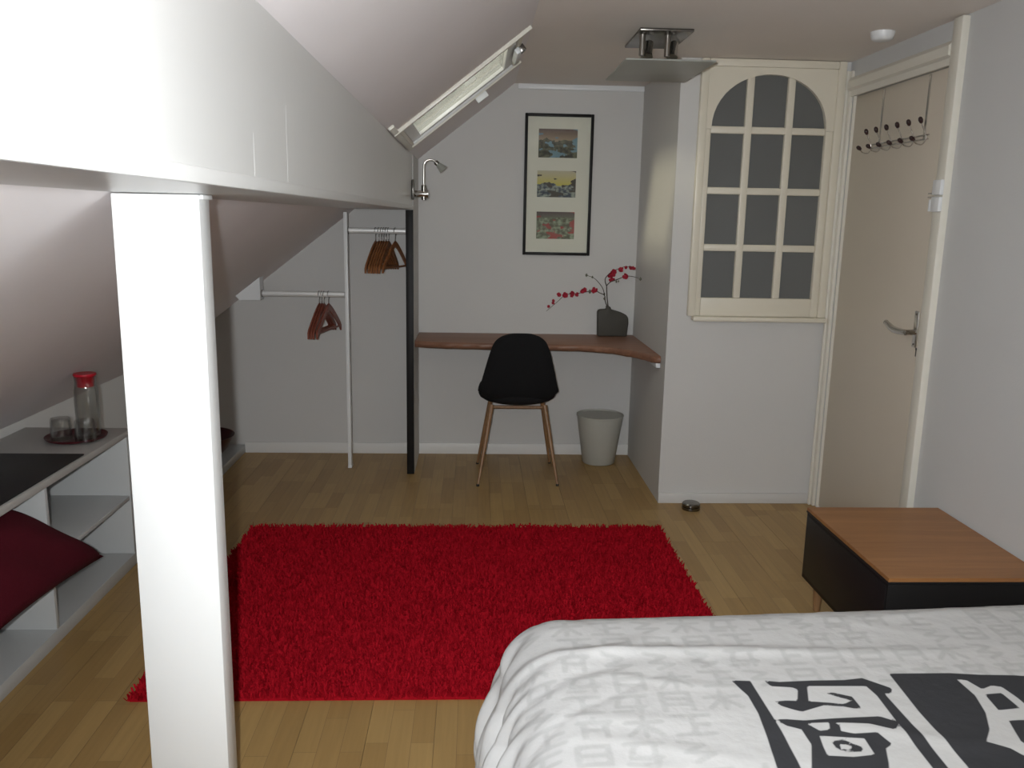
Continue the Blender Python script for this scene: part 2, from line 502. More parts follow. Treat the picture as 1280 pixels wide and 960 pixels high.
# ------------------------------------------------------------------ door
def door():
    d = bpy.data.objects.new('door_1', None); d.empty_display_size = .05
    C.objects.link(d); d.location = (XR, (DY0 + DY1) / 2, 0)
    struct(d, 'flat cream door with a lever handle and white frame')
    MB().box(XR + 0.012, XR + 0.052, DY0 + 0.0225, DY1 - 0.0065, 0.006, DZ - 0.003).build('door_leaf', M['door'], d, bevel=0.003)
    # frame: rebated jamb at the far side, full-height board at the near side, moulded head
    MB().box(XR - 0.016, XR, 4.108, YCH - 0.001, 0, 2.165).build('architrave', M['frame_white'], d, bevel=0.005)
    MB().box(XR - 0.030, XR - 0.016, 4.128, YCH - 0.016, 0, 2.165).build('architrave_bead', M['frame_white'], d, bevel=0.004)
    MB().box(XR, XR + 0.07, DY1 - 0.006, DY1, 0, DZ).build('door_jamb', M['frame_white'], d)
    dl = MB().box(XR + 0.053, XR + 0.075, DY0, DY0 + 0.05, 0, DZ).box(XR + 0.053, XR + 0.075, DY1 - 0.04, DY1, 0, DZ).box(XR + 0.053, XR + 0.075, DY0 + 0.05, DY1 - 0.04, DZ - 0.04, DZ)  # unseen strips added behind the leaf to block daylight leaking round it
    dl.box(XR + 0.02, XR + 0.075, DY0, DY1, -0.007, 0.004).build('light_gap_lining', M['frame_white'], d)
    MB().box(XR - 0.028, XR + 0.012, DY0 - 0.040, DY0 + 0.022, 0, 2.205).build('architrave', M['frame_white'], d, bevel=0.005)
    MB().prism([(XR, 2.045), (XR - 0.014, 2.045), (XR - 0.018, 2.07), (XR - 0.034, 2.078), (XR - 0.034, 2.112), (XR - 0.02, 2.13), (XR, 2.13)],
               'y', DY0 + 0.024, 4.106).build('head_architrave', M['frame_white'], d)
    # lever handle on its plate
    y, z = 3.325, 1.035
    x = XR + 0.012
    plate = MB().box(x - 0.008, x, y - 0.016, y + 0.016, z - 0.075, z + 0.075).build('handle_plate', M['chrome'], d, bevel=0.006)
    MB().tube([(x - 0.004, y, z - 0.012), (x - 0.052, y, z - 0.012)], 0.011, 14).build('handle_neck', M['chrome'], plate, smooth=40)
    pts = bez([(x - 0.048, y - 0.008, z - 0.012), (x - 0.052, y + 0.05, z - 0.014), (x - 0.052, y + 0.10, z - 0.010), (x - 0.05, y + 0.17, z + 0.012)], 6)
    rs = [0.011 + 0.003 * math.sin(math.pi * min(1, i / (len(pts) - 1) * 1.1)) for i in range(len(pts))]
    rs[-1] = 0.005
    MB().tube(pts, rs, 12).build('lever', M['chrome'], plate, smooth=60)
    for s in (-0.062, 0.062):
        MB().lathe([(0.0001, 0), (0.0045, 0), (0.004, 0.002), (0.0001, 0.002)], (0, 0, 0), 10,
                   Matrix.Translation((x - 0.008, y, z + s)) @ Matrix.Rotation(-math.pi / 2, 4, 'Y')).build('screw', M['steel_dark'], plate)
    kx = MB().lathe([(0.0001, 0), (0.006, 0), (0.006, 0.001), (0.0001, 0.001)], (0, 0, 0), 12,
                    Matrix.Translation((x, 3.312, 0.955)) @ Matrix.Rotation(-math.pi / 2, 4, 'Y'))
    kx.box(x - 0.001, x, 3.309, 3.315, 0.925, 0.955)
    kx.build('keyhole', M['black_matt'], d)
    # surface catch on the near side of the frame
    k = MB().box(XR - 0.044, XR - 0.028, DY0 - 0.046, DY0 + 0.012, 1.565, 1.622).build('catch_box', M['plastic_white'], d, bevel=0.004)
    MB().box(XR - 0.044, XR - 0.028, DY0 - 0.046, DY0 + 0.012, 1.503, 1.559).build('catch_box', M['plastic_white'], d, bevel=0.004)
    MB().box(XR - 0.030, XR + 0.004, DY0 + 0.0225, DY0 + 0.062, 1.556, 1.561).box(XR - 0.030, XR + 0.004, DY0 + 0.0225, DY0 + 0.062, 1.570, 1.575)\
        .build('latch_bar', M['chrome'], d)
    MB().tube([(XR - 0.02, DY0 + 0.045, 1.505), (XR - 0.02, DY0 + 0.045, 1.55)], 0.012, 12).build('latch_knob', M['plastic_white'], d, smooth=40)
    return d
door()

# ------------------------------------------------------------------ roof window
def roof_window(name, SY0, SY1, latch, label):
    w = bpy.data.objects.new(name, None); w.empty_display_size = .05
    C.objects.link(w); w.location = (-0.08, (SY0 + SY1) / 2, slope_z(-0.08))
    struct(w, label)
    al = math.atan(TAN); nx, nz = -math.sin(al), math.cos(al)
    def strip(x0, x1, y0, y1, t0, t1, name, m, bevel=0.0, parent=w):
        """box lying in the slope plane; t = distance out along the roof normal"""
        P = [(x0 + nx * t0, slope_z(x0) + nz * t0), (x1 + nx * t0, slope_z(x1) + nz * t0),
             (x1 + nx * t1, slope_z(x1) + nz * t1), (x0 + nx * t1, slope_z(x0) + nz * t1)]
        return MB().prism(P, 'y', y0, y1).build(name, m, parent, bevel=bevel)
    # trim proud of the plaster
    strip(SX0 - 0.02, SX1 + 0.025, SY0 - 0.025, SY0, -0.016, 0.0, 'trim', M['frame_white'], 0.003)
    strip(SX0 - 0.02, SX1 + 0.025, SY1, SY1 + 0.03, -0.012, 0.0, 'trim', M['frame_white'], 0.003)
    strip(SX0 - 0.02, SX0, SY0 - (0.22 if latch else 0.025), SY1, -0.012, 0.0, 'trim', M['frame_white'], 0.003)
    # lining of the opening
    strip(SX0, SX1, SY0, SY0 + 0.012, -0.004, 0.115, 'lining_board', M['gloss_white'])
    strip(SX0, SX1, SY1 - 0.012, SY1, -0.004, 0.115, 'lining_board', M['gloss_white'])
    strip(SX0, SX0 + 0.012, SY0 + 0.012, SY1 - 0.012, -0.004, 0.115, 'lining_board', M['cream'])
    strip(SX1 - 0.012, SX1, SY0 + 0.012, SY1 - 0.012, -0.004, 0.115, 'lining_board', M['cream'])
    # sash
    a0, a1, b0, b1 = SX0 + 0.012, SX1 - 0.012, SY0 + 0.012, SY1 - 0.012
    strip(a0, a1, b0, b0 + 0.045, 0.006, 0.040, 'sash_rail', M['gloss_white'], 0.004)
    strip(a0, a1, b1 - 0.045, b1, 0.006, 0.040, 'sash_rail', M['gloss_white'], 0.004)
    strip(a0, a0 + 0.04, b0 + 0.045, b1 - 0.045, 0.006, 0.040, 'sash_rail', M['gloss_white'], 0.004)
    strip(a1 - 0.04, a1, b0 + 0.045, b1 - 0.045, 0.006, 0.040, 'sash_rail', M['gloss_white'], 0.004)
    strip(a0 + 0.04, a1 - 0.04, b0 + 0.045, b1 - 0.045, 0.022, 0.026, 'pane', M['sky_glass'] if latch else M['roof_glass'])
    if not latch: return w
    # catch on the far trim and latch bar at the top
    strip(-0.015, 0.035, SY1 - 0.01, SY1 + 0.012, -0.04, -0.012, 'catch', M['plastic_white'], 0.003)
    strip(SX1 - 0.03, SX1 - 0.012, 3.80, 4.05, -0.03, -0.004, 'latch_bar', M['plastic_white'], 0.004)
    strip(SX1 - 0.012, SX1 + 0.01, 3.83, 3.87, -0.03, 0.0, 'latch_bracket', M['steel_dark'], 0.003)
    return w
roof_window('window_2', SY0, SY1, True, 'white framed roof window in the sloping ceiling')
roof_window('added_window', RY0_, RY1_, False, 'unseen roof window added behind the camera to bring in daylight')

# ================================================================== LARGE OBJECTS
# boxed beam carrying the slope
bx0 = -0.34
beam = thing('boxed_beam', 'long white boxed-in beam under the sloping ceiling', 'beam', (bx0, 1.5, 1.484))
zt = slope_z(bx0) - 0.003
xk = 0.202 + (1.484 - 2.197) / TAN + 0.005
MB().prism([(bx0, 1.484), (bx0, zt), (xk, 1.484 + 0.001)], 'y', YN + 0.002, 4.638).build('casing', M['gloss_white'], beam)
MB().box(bx0, bx0 + 0.006, YN + 0.002, 4.638, 1.484, 1.504).build('edge_lath', M['gloss_white'], beam, bevel=0.002)
for yj in (1.345, 1.578):
    MB().box(bx0, bx0 + 0.00012, yj, yj + 0.045, 1.504, 1.57 + 0.07 * (yj > 1.5)).build('cover_strip', M['gloss_white'], beam)

# white post under the beam
post = thing('post', 'wide white painted post standing under the beam', 'post', (-0.624, 1.735, 0))
MB().box(-0.709, -0.5395, 1.70, 1.765, 0, 1.4835).build('casing', M['post_white'], post, bevel=0.003)
MB().box(-0.5392, -0.532, 1.702, 1.763, 1.474, 1.4835).build('top_lath', M['post_white'], post, bevel=0.002)

# closet divider with black front edge, thin upright
pn = thing('closet_divider', 'full-height grey board with a black front edge beside the desk', 'panel', (-0.357, 4.85, 0))
xa, xb = -0.377, -0.336
MB().prism([(xa, 0), (xb, 0), (xb, slope_z(xb) - .004), (xa, slope_z(xa) - .004)], 'y', 4.64, YB - 0.013).build('board', M['wall'], pn)
MB().box(xa, xb, 4.632, 4.6395, 0, 1.482).build('edge_strip', M['black_lacquer'], pn, bevel=0.001)

up = thing('closet_upright', 'thin white upright between the two hanging rails', 'post', (-0.717, 4.76, 0))
MB().box(-0.728, -0.708, 4.744, 4.80, 0.012, slope_z(-0.73) - 0.004).build('bar', M['post_white'], up, bevel=0.002)
MB().box(-0.729, -0.707, 4.742, 4.802, 0, 0.012).build('foot', M['plastic_white'], up, bevel=0.002)

# hanging rails
def rail(x0, x1, z, label):
    t = thing('clothes_rail', label, 'rail', ((x0 + x1) / 2, 4.775, z - 0.016))
    r = MB(); n = 14; vs = []
    for x in (x0 + 0.004, x1 - 0.004):
        for k in range(n):
            a = 2 * math.pi * k / n
            vs.append((x, 4.775 + 0.009 * math.cos(a), z + 0.016 * math.sin(a)))
    fs = [(k, (k + 1) % n, n + (k + 1) % n, n + k) for k in range(n)] + [tuple(range(n))[::-1], tuple(range(n, 2 * n))]
    r.add(vs, fs).build('tube', M['rail'], t, smooth=50)
    for x in (x0, x1 - 0.004):
        MB().prism([(4.775 + 0.014 * math.cos(2 * math.pi * k / 14), z + 0.021 * math.sin(2 * math.pi * k / 14)) for k in range(14)], 'x', x, x + 0.004)\
            .build('end_socket', M['steel_dark'], t, smooth=50)
    return t
ZR1, ZR2 = 1.366, 1.008
rail(-0.708, -0.377, ZR1, 'short chrome clothes rail between thin upright and black-edged board')
rail(-1.195, -0.728, ZR2, 'lower chrome clothes rail fixed under the slope')
bk = MB()
xw = -1.195
bk.prism([(xw - 0.022, ZR2 - 0.035), (xw, ZR2 - 0.035), (xw, slope_z(xw) - 0.004), (xw - 0.022, slope_z(xw - 0.022) - 0.004)], 'y', 4.735, 4.815)
bk.prism([(xw - 0.135, slope_z(xw - 0.135) - 0.004), (xw - 0.135 + 0.02, ZR2 - 0.035), (xw - 0.022, ZR2 - 0.035), (xw - 0.022, slope_z(xw - 0.022) - 0.004)], 'y', 4.735, 4.815)
o = bk.build('rail_bracket', M['plastic_white'], loc=(xw - .06, 4.775, ZR2 - 0.035))
tag(o, 'white triangular block under the slope holding the lower rail', 'bracket')

# ------------------------------------------------------------------ shelf unit under the slope
XF = -1.404
su = thing('low_shelf_unit', 'low white open shelf unit under the sloping ceiling', 'shelf', (-1.62, 2.4, 0))
MB().box(XL + 0.002, XF, 1.30, 3.37, 0, 0.05).build('base_board', M['laminate_white'], su, bevel=0.002)
for y0 in (1.30, 1.885, 2.692, 3.352):
    MB().box(XL + 0.002, XF, y0, y0 + 0.018, 0.0505, 0.549).build('side_panel', M['laminate_white'], su, bevel=0.001)
MB().box(XL + 0.002, XF - 0.002, 2.7105, 3.3515, 0.285, 0.303).build('shelf_board', M['laminate_white'], su, bevel=0.001)
ct = MB().box(XL + 0.002, XF + 0.002, 1.28, 3.405, 0.55, 0.575).build('countertop', M['counter'], loc=(-1.62, 2.34, 0.55), bevel=0.002)
tag(ct, 'pale grey countertop lying over the low shelves', 'countertop')
pb = MB().box(XL + 0.002, XF, 3.372, YB - 0.002, 0, 0.05).build('plinth_board', M['laminate_white'], loc=(-1.62, 4.2, 0), bevel=0.002)
tag(pb, 'low white plinth on the floor running to the far wall', 'plinth')

# ------------------------------------------------------------------ desk
front = [(-0.334, 4.705), (-0.24, 4.675), (-0.147, 4.66), (-0.05, 4.652), (0.05, 4.64), (0.16, 4.644), (0.255, 4.632), (0.34, 4.636), (0.45, 4.630),
         (0.569, 4.622), (0.64, 4.600), (0.70, 4.580), (0.745, 4.552), (0.79, 4.515), (0.825, 4.465), (0.862, 4.425), (0.885, 4.372),
         (0.905, 4.345), (0.918, 4.295), (0.932, 4.262), (0.968, 4.255)]
front = [(p.x, p.y) for p in bez([(a, b, 0) for a, b in front], 3)]
back = [(0.968, YB - 0.002), (-0.334, YB - 0.002)]
dk = MB()
rings = [(0.722, 0.012), (0.732, 0.0), (0.748, -0.004), (0.757, 0.004), (0.760, 0.012)]
nF = len(front); vs = []; fs = []
for zi, (z, off) in enumerate(rings):
    for i, (x, y) in enumerate(front):
        j = 0.0035 * math.sin(i * 1.9 + zi * 1.3) + 0.003 * math.sin(i * 0.7)
        vs.append((x if i in (0, nF - 1) else x, y + off + (0 if i in (0, nF - 1) else j), z))
    vs += [(back[0][0], back[0][1], z), (back[1][0], back[1][1], z)]
L = nF + 2
for zi in range(len(rings) - 1):
    for i in range(L):
        fs.append((zi * L + i, zi * L + (i + 1) % L, (zi + 1) * L + (i + 1) % L, (zi + 1) * L + i))
fs += [tuple(range(L))[::-1], tuple(range((len(rings) - 1) * L, len(rings) * L))]
ds = thing('desk', 'live-edge red-brown wooden desk slab fixed along the far wall', 'desk', (0.3, 4.85, 0.722))
dk.add(vs, fs).build('desk_slab', M['desk'], ds, smooth=50)
MB().box(0.945, 0.9685, 4.262, 4.50, 0.698, 0.7215).build('wall_batten', M['plastic_white'], ds, bevel=0.002)
MB().box(-0.33, 0.94, YB - 0.03, YB - 0.002, 0.690, 0.7215).build('wall_batten', M['wall'], ds, bevel=0.002)

# ------------------------------------------------------------------ chair
def chair():
    cx = 0.247
    t = thing('chair', 'black upholstered shell chair with brown tapered legs at the desk', 'chair', (cx, 4.62, 0))
    prof = [(4.885, .452, .175), (4.875, .470, .190), (4.83, .476, .205), (4.74, .468, .216), (4.65, .458, .222), (4.575, .456, .224),
            (4.525, .470, .223), (4.492, .506, .220), (4.470, .560, .207), (4.452, .620, .193), (4.438, .680, .178), (4.427, .735, .163),
            (4.420, .780, .147), (4.416, .808, .130), (4.414, .828, .106), (4.412, .842, .074), (4.411, .850, .034)]
    pts = bez([(a, b, c) for a, b, c in prof], 3)
    nu = 17
    top, bot = [], []
    np_ = len(pts)
    for i, p in enumerate(pts):
        q0, q1 = pts[max(i - 1, 0)], pts[min(i + 1, np_ - 1)]
        ty, tz = q1.x - q0.x, q1.y - q0.y
        ln = math.hypot(ty, tz); ty /= ln; tz /= ln
        ny, nz = -tz * -1, -ty            # normal towards the sitter
        ny, nz = tz, -ty
        s = i / (np_ - 1)
        lift = (0.030 * math.exp(-((s - 0.30) / 0.20) ** 2) + 0.018) * min(1.0, (1 - s) / 0.25)
        th = 0.040 * (1 - 0.35 * s)
        for k in range(nu):
            u = -1 + 2 * k / (nu - 1)
            e = abs(u) ** 2.4
            x = cx + p.z * u
            y = p.x + ny * lift * e; z = p.y + nz * lift * e
            edge = math.sqrt(max(0.0, 1 - abs(u) ** 6)) * min(1.0, (min(i, np_ - 1 - i) + 0.35) / 2.2)
            top.append((x, y + ny * th * 0.5 * edge, z + nz * th * 0.5 * edge))
            bot.append((x, y - ny * th * 0.5 * edge, z - nz * th * 0.5 * edge))
    n = len(top); fs = []
    for i in range(np_ - 1):
        for k in range(nu - 1):
            a = i * nu + k
            fs.append((a, a + 1, a + nu + 1, a + nu)); fs.append((n + a, n + a + nu, n + a + nu + 1, n + a + 1))
    for i in range(np_ - 1):
        for k in (0, nu - 1):
            a = i * nu + k; fs.append((a, a + nu, n + a + nu, n + a))
    for k in range(nu - 1):
        for i in (0, np_ - 1):
            a = i * nu + k; fs.append((a, a + 1, n + a + 1, n + a))
    sh = MB().add(top + bot, fs).build('seat_shell', M['black_fabric'], t, smooth=75)
    # seat underside pan filling the bowl below
    pad = [(0.0001, .422), (.08, .424), (.14, .431), (.18, .442), (.203, .458), (.210, .474), (.206, .488), (.19, .495)]
    mb = MB(); mb.lathe(pad, (0, 0, 0), 30)
    mb.v = [(cx + v[0] * 1.05, 4.665 + v[1] * 0.90, v[2] - (0.022 if v[2] > .46 and v[1] > .05 else 0)) for v in mb.v]
    mb.build('seat_base', M['black_fabric'], t, smooth=60)
    legs = [((.100, 4.555), (.028, 4.420)), ((.395, 4.555), (.467, 4.430)), ((.100, 4.735), (.026, 4.842)), ((.395, 4.735), (.460, 4.862))]
    for (a, b) in legs:
        MB().tube([(b[0], b[1], 0.006), (b[0] + (a[0] - b[0]) * .5, b[1] + (a[1] - b[1]) * .5, .215), (a[0], a[1], .428)], [0.0075, 0.0115, 0.0145], 12)\
            .build('leg', M['leg_wood'], t, smooth=50)
        MB().lathe([(0.009, 0), (0.009, 0.006), (0.0078, 0.012)], (b[0], b[1], 0), 12).build('foot_cap', M['black_matt'], t, smooth=40)
    MB().tube([(.095, 4.555, .416), (.40, 4.555, .416)], 0.009, 10).build('crossbar', M['leg_wood'], t, smooth=50)
    MB().tube([(.095, 4.735, .416), (.40, 4.735, .416)], 0.009, 10).build('crossbar', M['leg_wood'], t, smooth=50)
    return t
chair()

# ------------------------------------------------------------------ rug
RX0, RX1, RY0, RY1 = -1.035, 0.90, 2.325, 3.775
rug = MB().box(RX0 + .01, RX1 - .01, RY0 + .01, RY1 - .01, 0.0, 0.010).build('rug', M['rug'], loc=((RX0 + RX1) / 2, (RY0 + RY1) / 2, 0))
tag(rug, 'bright red shaggy rug lying on the wooden floor', 'rug')
def pile():
    n = 62000
    x = rng.uniform(RX0 + .004, RX1 - .004, n); y = rng.uniform(RY0 + .004, RY1 - .004, n)
    h = rng.uniform(0.016, 0.030, n)
    a = rng.uniform(0, 2 * np.pi, n); ln = rng.uniform(0.003, 0.014, n)
    w = rng.uniform(0.0022, 0.0042, n); b = rng.uniform(0, 2 * np.pi, n)
    tx, ty = np.cos(a) * ln, np.sin(a) * ln
    wx, wy = np.cos(b) * w, np.sin(b) * w
    z0 = np.full(n, 0.006)
    v = np.empty((n, 4, 3))
    v[:, 0] = np.stack([x - wx, y - wy, z0], 1); v[:, 1] = np.stack([x + wx, y + wy, z0], 1)
    v[:, 2] = np.stack([x + tx + wx * .75, y + ty + wy * .75, h], 1); v[:, 3] = np.stack([x + tx - wx * .75, y + ty - wy * .75, h], 1)
    base = np.array(rug.location); v -= base
    me = bpy.data.meshes.new('pile')
    me.vertices.add(n * 4); me.vertices.foreach_set('co', v.ravel())
    me.loops.add(n * 4); me.loops.foreach_set('vertex_index', np.arange(n * 4, dtype=np.int32))
    me.polygons.add(n); me.polygons.foreach_set('loop_start', np.arange(0, n * 4, 4, dtype=np.int32))
    me.polygons.foreach_set('loop_total', np.full(n, 4, dtype=np.int32))
    me.update(); me.validate()
    me.materials.append(M['rug'])
    o = bpy.data.objects.new('pile', me); C.objects.link(o); o.parent = rug
    o['kind'] = 'stuff'
pile()

# ------------------------------------------------------------------ bed and duvet
bed = thing('bed', 'low charcoal bed under the printed duvet', 'bed', (0.95, 1.0, 0))
BXL, BXR, BYN, BYF = 0.10, 1.785, 0.22, 1.70
MB().box(BXL, BXR, BYN, BYF, 0.10, 0.28).build('bed_base', M['base_dark'], bed, bevel=0.02)
MB().box(BXL, BXR, BYN, BYF, 0.281, 0.47).build('mattress', M['mattress'], bed, bevel=0.04)
for lx in (BXL + .1, BXR - .1):
    for ly in (BYN + .1, BYF - .1):
        MB().lathe([(0.022, 0), (0.028, 0.1)], (lx, ly, 0), 14).build('leg', M['black_matt'], bed, smooth=40)

# ink of the duvet print, outlines on the flat duvet (metres, x along the bed, y across)
def sdf_poly(P, poly):
    """signed distance (negative inside) of points P to a closed polygon"""
    d = np.full(len(P), 1e9); inside = np.zeros(len(P), bool)
    n = len(poly)
    for i in range(n):
        a, b = poly[i], poly[(i + 1) % n]
        e = b - a; w = P - a
        t = np.clip((w @ e) / (e @ e + 1e-12), 0, 1)
        q = w - t[:, None] * e
        d = np.minimum(d, (q * q).sum(1))
        c1 = P[:, 1] >= a[1]; c2 = P[:, 1] < b[1]; s = e[0] * w[:, 1] - e[1] * w[:, 0]
        inside ^= (c1 & c2 & (s > 0)) | (~c1 & ~c2 & (s < 0))
    d = np.sqrt(d); d[inside] *= -1
    return d

TOPZ = 0.572
# outlines of the big brush strokes, in metres on the flat duvet (x along the bed, y across it)
STROKES = [   # (outline, dark?) painted in this order
    ([(0.505, 1.454), (0.543, 1.450), (0.543, 1.406), (0.544, 1.328), (0.543, 1.268), (0.539, 1.190), (0.535, 1.124), (0.496, 1.114), (0.500, 1.192), (0.511, 1.263), (0.521, 1.341), (0.521, 1.399)], 1),
    ([(0.569, 1.450), (0.598, 1.443), (0.664, 1.444), (0.729, 1.442), (0.768, 1.447), (0.788, 1.428), (0.809, 1.407), (0.798, 1.390), (0.785, 1.391), (0.786, 1.276), (0.782, 1.178), (0.777, 1.106), (0.754, 1.102), (0.756, 1.179), (0.760, 1.271), (0.767, 1.385), (0.762, 1.418), (0.647, 1.425), (0.628, 1.371), (0.606, 1.371), (0.624, 1.414), (0.616, 1.422), (0.577, 1.429)], 1),
    ([(0.565, 1.377), (0.588, 1.379), (0.639, 1.372), (0.670, 1.366), (0.692, 1.361), (0.712, 1.372), (0.694, 1.382), (0.668, 1.402), (0.689, 1.399), (0.718, 1.384), (0.718, 1.345), (0.705, 1.345), (0.686, 1.353), (0.652, 1.359), (0.630, 1.351), (0.603, 1.341), (0.588, 1.350), (0.572, 1.362)], 1),
    ([(0.546, 1.321), (0.566, 1.320), (0.596, 1.313), (0.652, 1.316), (0.700, 1.318), (0.739, 1.319), (0.752, 1.309), (0.766, 1.298), (0.745, 1.274), (0.732, 1.281), (0.708, 1.295), (0.655, 1.301), (0.648, 1.278), (0.668, 1.270), (0.710, 1.270), (0.721, 1.238), (0.704, 1.227), (0.689, 1.188), (0.666, 1.140), (0.541, 1.147), (0.581, 1.245), (0.580, 1.286), (0.558, 1.299)], 1),
    ([(0.594, 1.304), (0.637, 1.303), (0.630, 1.283), (0.611, 1.281)], 0),
    ([(0.605, 1.268), (0.680, 1.256), (0.677, 1.212), (0.639, 1.208), (0.596, 1.214), (0.599, 1.238)], 0),
    ([(0.646, 1.301), (0.653, 1.301), (0.650, 1.279), (0.695, 1.270), (0.712, 1.272), (0.691, 1.280), (0.657, 1.286)], 0),
    ([(0.619, 1.252), (0.642, 1.255), (0.666, 1.232), (0.660, 1.221), (0.633, 1.221), (0.619, 1.231)], 1),
    ([(0.630, 1.244), (0.650, 1.238), (0.641, 1.226), (0.627, 1.231)], 0),
    ([(0.830, 1.460), (0.955, 1.455), (1.011, 1.446), (1.171, 1.434), (1.107, 1.239), (1.018, 1.078), (0.807, 1.077), (0.816, 1.176), (0.818, 1.245), (0.819, 1.328)], 1),
    ([(0.955, 1.433), (0.973, 1.427), (0.984, 1.395), (1.011, 1.407), (1.028, 1.401), (1.034, 1.366), (1.037, 1.315), (1.027, 1.243), (0.971, 1.180), (0.932, 1.193), (0.919, 1.215), (0.887, 1.234), (0.917, 1.270), (0.942, 1.320), (0.957, 1.375)], 0),
    ([(0.978, 1.378), (1.014, 1.381), (1.016, 1.331), (0.971, 1.326)], 1),
    ([(0.969, 1.294), (1.004, 1.296), (1.000, 1.237), (0.956, 1.221), (0.949, 1.232)], 1),
]

def duvet():
    x0, x1, y0, y1 = 0.20, 1.60, 0.42, 1.695      # inner flat rectangle
    r = 0.135; drop = 0.26
    ext = r * math.pi / 2 + drop
    step = 0.0065
    xs = np.arange(x0 - ext, x1 + 0.175 + 1e-6, step)
    ys = np.arange(y0 - 0.20, y1 + ext + 1e-6, step)
    U, V = np.meshgrid(xs, ys, indexing='ij')
    nxv, nyv = U.shape
    u, v = U.ravel(), V.ravel()
    ix = np.clip(u, x0, x1); iy = np.clip(v, y0, y1)
    dx, dy = u - ix, v - iy
    d = np.hypot(dx, dy); dd = np.maximum(d, 1e-9)
    nx_, ny_ = dx / dd, dy / dd
    ang = np.minimum(d / r, math.pi / 2)
    over = np.maximum(d - r * math.pi / 2, 0)
    over = np.minimum(over, drop)                  # gathered hem at the corners
    h = r * np.sin(ang) + 0.045 * np.sin(np.minimum(over / drop, 1) * 2.2)
    X = ix + nx_ * h; Y = iy + ny_ * h
    Y = Y + 0.055 * (X - 0.2) * np.clip((v - 0.42) / 1.2, 0, 1.2)     # the bed stands a little askew
    Z = TOPZ - r * (1 - np.cos(ang)) * 0.93 - over
    # soft filling and creases
    def wav(fx, fy, ph, p=1.0): return np.sin(u * fx + v * fy + ph) * p
    puff = 0.010 * np.sin((u - x0) * 2.1 + .4) * np.sin((v - y0) * 2.4 + .3)
    cre = np.zeros_like(u)
    rr = np.random.default_rng(11)
    for k in range(34):
        cx_, cy_ = rr.uniform(0.0, 1.7), rr.uniform(0.5, 1.85)
        an = rr.normal(0.25, 0.5); ca, sa = math.cos(an), math.sin(an)
        lx = (u - cx_) * ca + (v - cy_) * sa; ly = -(u - cx_) * sa + (v - cy_) * ca
        L_, W_ = rr.uniform(0.10, 0.30), rr.uniform(0.010, 0.024)
        ly = ly + 0.03 * np.sin(lx * rr.uniform(6, 14))
        cre += rr.uniform(-0.0045, 0.005) * np.exp(-(lx / L_) ** 2 - (ly / W_) ** 2)
    # long ridge near the far edge of the duvet
    cre += 0.008 * np.exp(-((v - 1.56 - 0.02 * np.sin(u * 5)) / 0.018) ** 2) * (0.5 + 0.5 * np.sin(u * 3.1 + .6))
    fold = np.zeros_like(u)
    fade = np.clip((d - 0.06) / 0.18, 0, 1)
    tpar = np.where(np.abs(dx) > np.abs(dy), v, u)
    fold += fade * (0.011 * np.sin(tpar * 47 + 2.0 * np.sin(tpar * 9)) + 0.007 * np.sin(tpar * 103 + 3 * np.sin(tpar * 13)) + 0.006 * np.sin(d * 30 + tpar * 60))
    X += nx_ * fold; Y += ny_ * fold
    Z += puff + cre * (1 - 0.6 * fade)
    Zmin = 0.14
    Z = np.maximum(Z, Zmin)
    co = np.stack([X, Y, Z], 1)
    # ----- print
    P = np.stack([u, v], 1)
    ink = np.full(len(P), 0.05)
    act = (u > 0.35) & (v > 0.55)
    idx = np.where(act)[0]; Q = P[idx]
    val = np.full(len(Q), 0.05)
    for out, dark in STROKES:
        poly = np.array(out)
        s = sdf_poly(Q, poly)
        val = np.minimum(val, s) if dark else np.maximum(val, -s)
    ink[idx] = np.clip(val, -0.05, 0.05)
    # pale small characters, in columns
    pale = np.full(len(P), 0.05)
    GL = {  # strokes of each little character in a unit cell: (x0,y0,x1,y1)
        0: [(.1, 0, .1, 1), (.9, 0, .9, 1), (.1, 1, .9, 1), (.1, .66, .9, .66), (.1, .33, .9, .33)],
        1: [(0, .95, 1, .95), (.5, 0, .5, .95), (0, .02, 1, .02), (.5, .5, .95, .5)],
        2: [(.1, .1, .1, .9), (.9, .1, .9, .9), (.1, .9, .9, .9), (.1, .1, .9, .1), (.1, .5, .9, .5)],
        3: [(.5, 0, .5, 1), (0, .68, 1, .68), (.5, .6, .05, .05), (.5, .6, .95, .05)],
        4: [(0, .9, 1, .9), (.25, .9, .1, .3), (.1, .3, .9, .3), (.75, .9, .75, 0), (0, .05, .5, .05)],
        5: [(.05, .8, .95, .8), (.2, .8, .2, .05), (.8, .8, .8, .05), (.2, .42, .8, .42), (.5, 1, .5, .8)],
        6: [(.1, .95, .7, .75), (.7, .75, .2, .4), (.2, .4, .9, .3), (.9, .3, .4, 0)],
    }
    rg = np.random.default_rng(5)
    cw, chh = 0.066, 0.058
    for ci in range(21):
        for ri in range(17):
            ox = 0.085 + ci * 0.088 + (0.012 if ri % 2 else 0); oy = 0.62 + ri * 0.074
            if ox > 0.52 and oy < 1.36: continue
            if rg.random() < 0.12: continue
            g = GL[int(rg.integers(0, 7))]
            sel = np.where((u > ox - .012) & (u < ox + cw + .012) & (v > oy - .012) & (v < oy + chh + .012))[0]
            if len(sel) == 0: continue
            S = P[sel]; best = pale[sel]
            for (a, b, c, d_) in g:
                A = np.array([ox + a * cw, oy + b * chh]); B = np.array([ox + c * cw, oy + d_ * chh])
                e = B - A; w = S - A; t = np.clip((w @ e) / (e @ e + 1e-12), 0, 1)
                dist = np.sqrt(((w - t[:, None] * e) ** 2).sum(1)) - 0.0055
                best = np.minimum(best, dist)
            pale[sel] = best
    me = bpy.data.meshes.new('duvet')
    ii = np.arange(nxv * nyv).reshape(nxv, nyv)
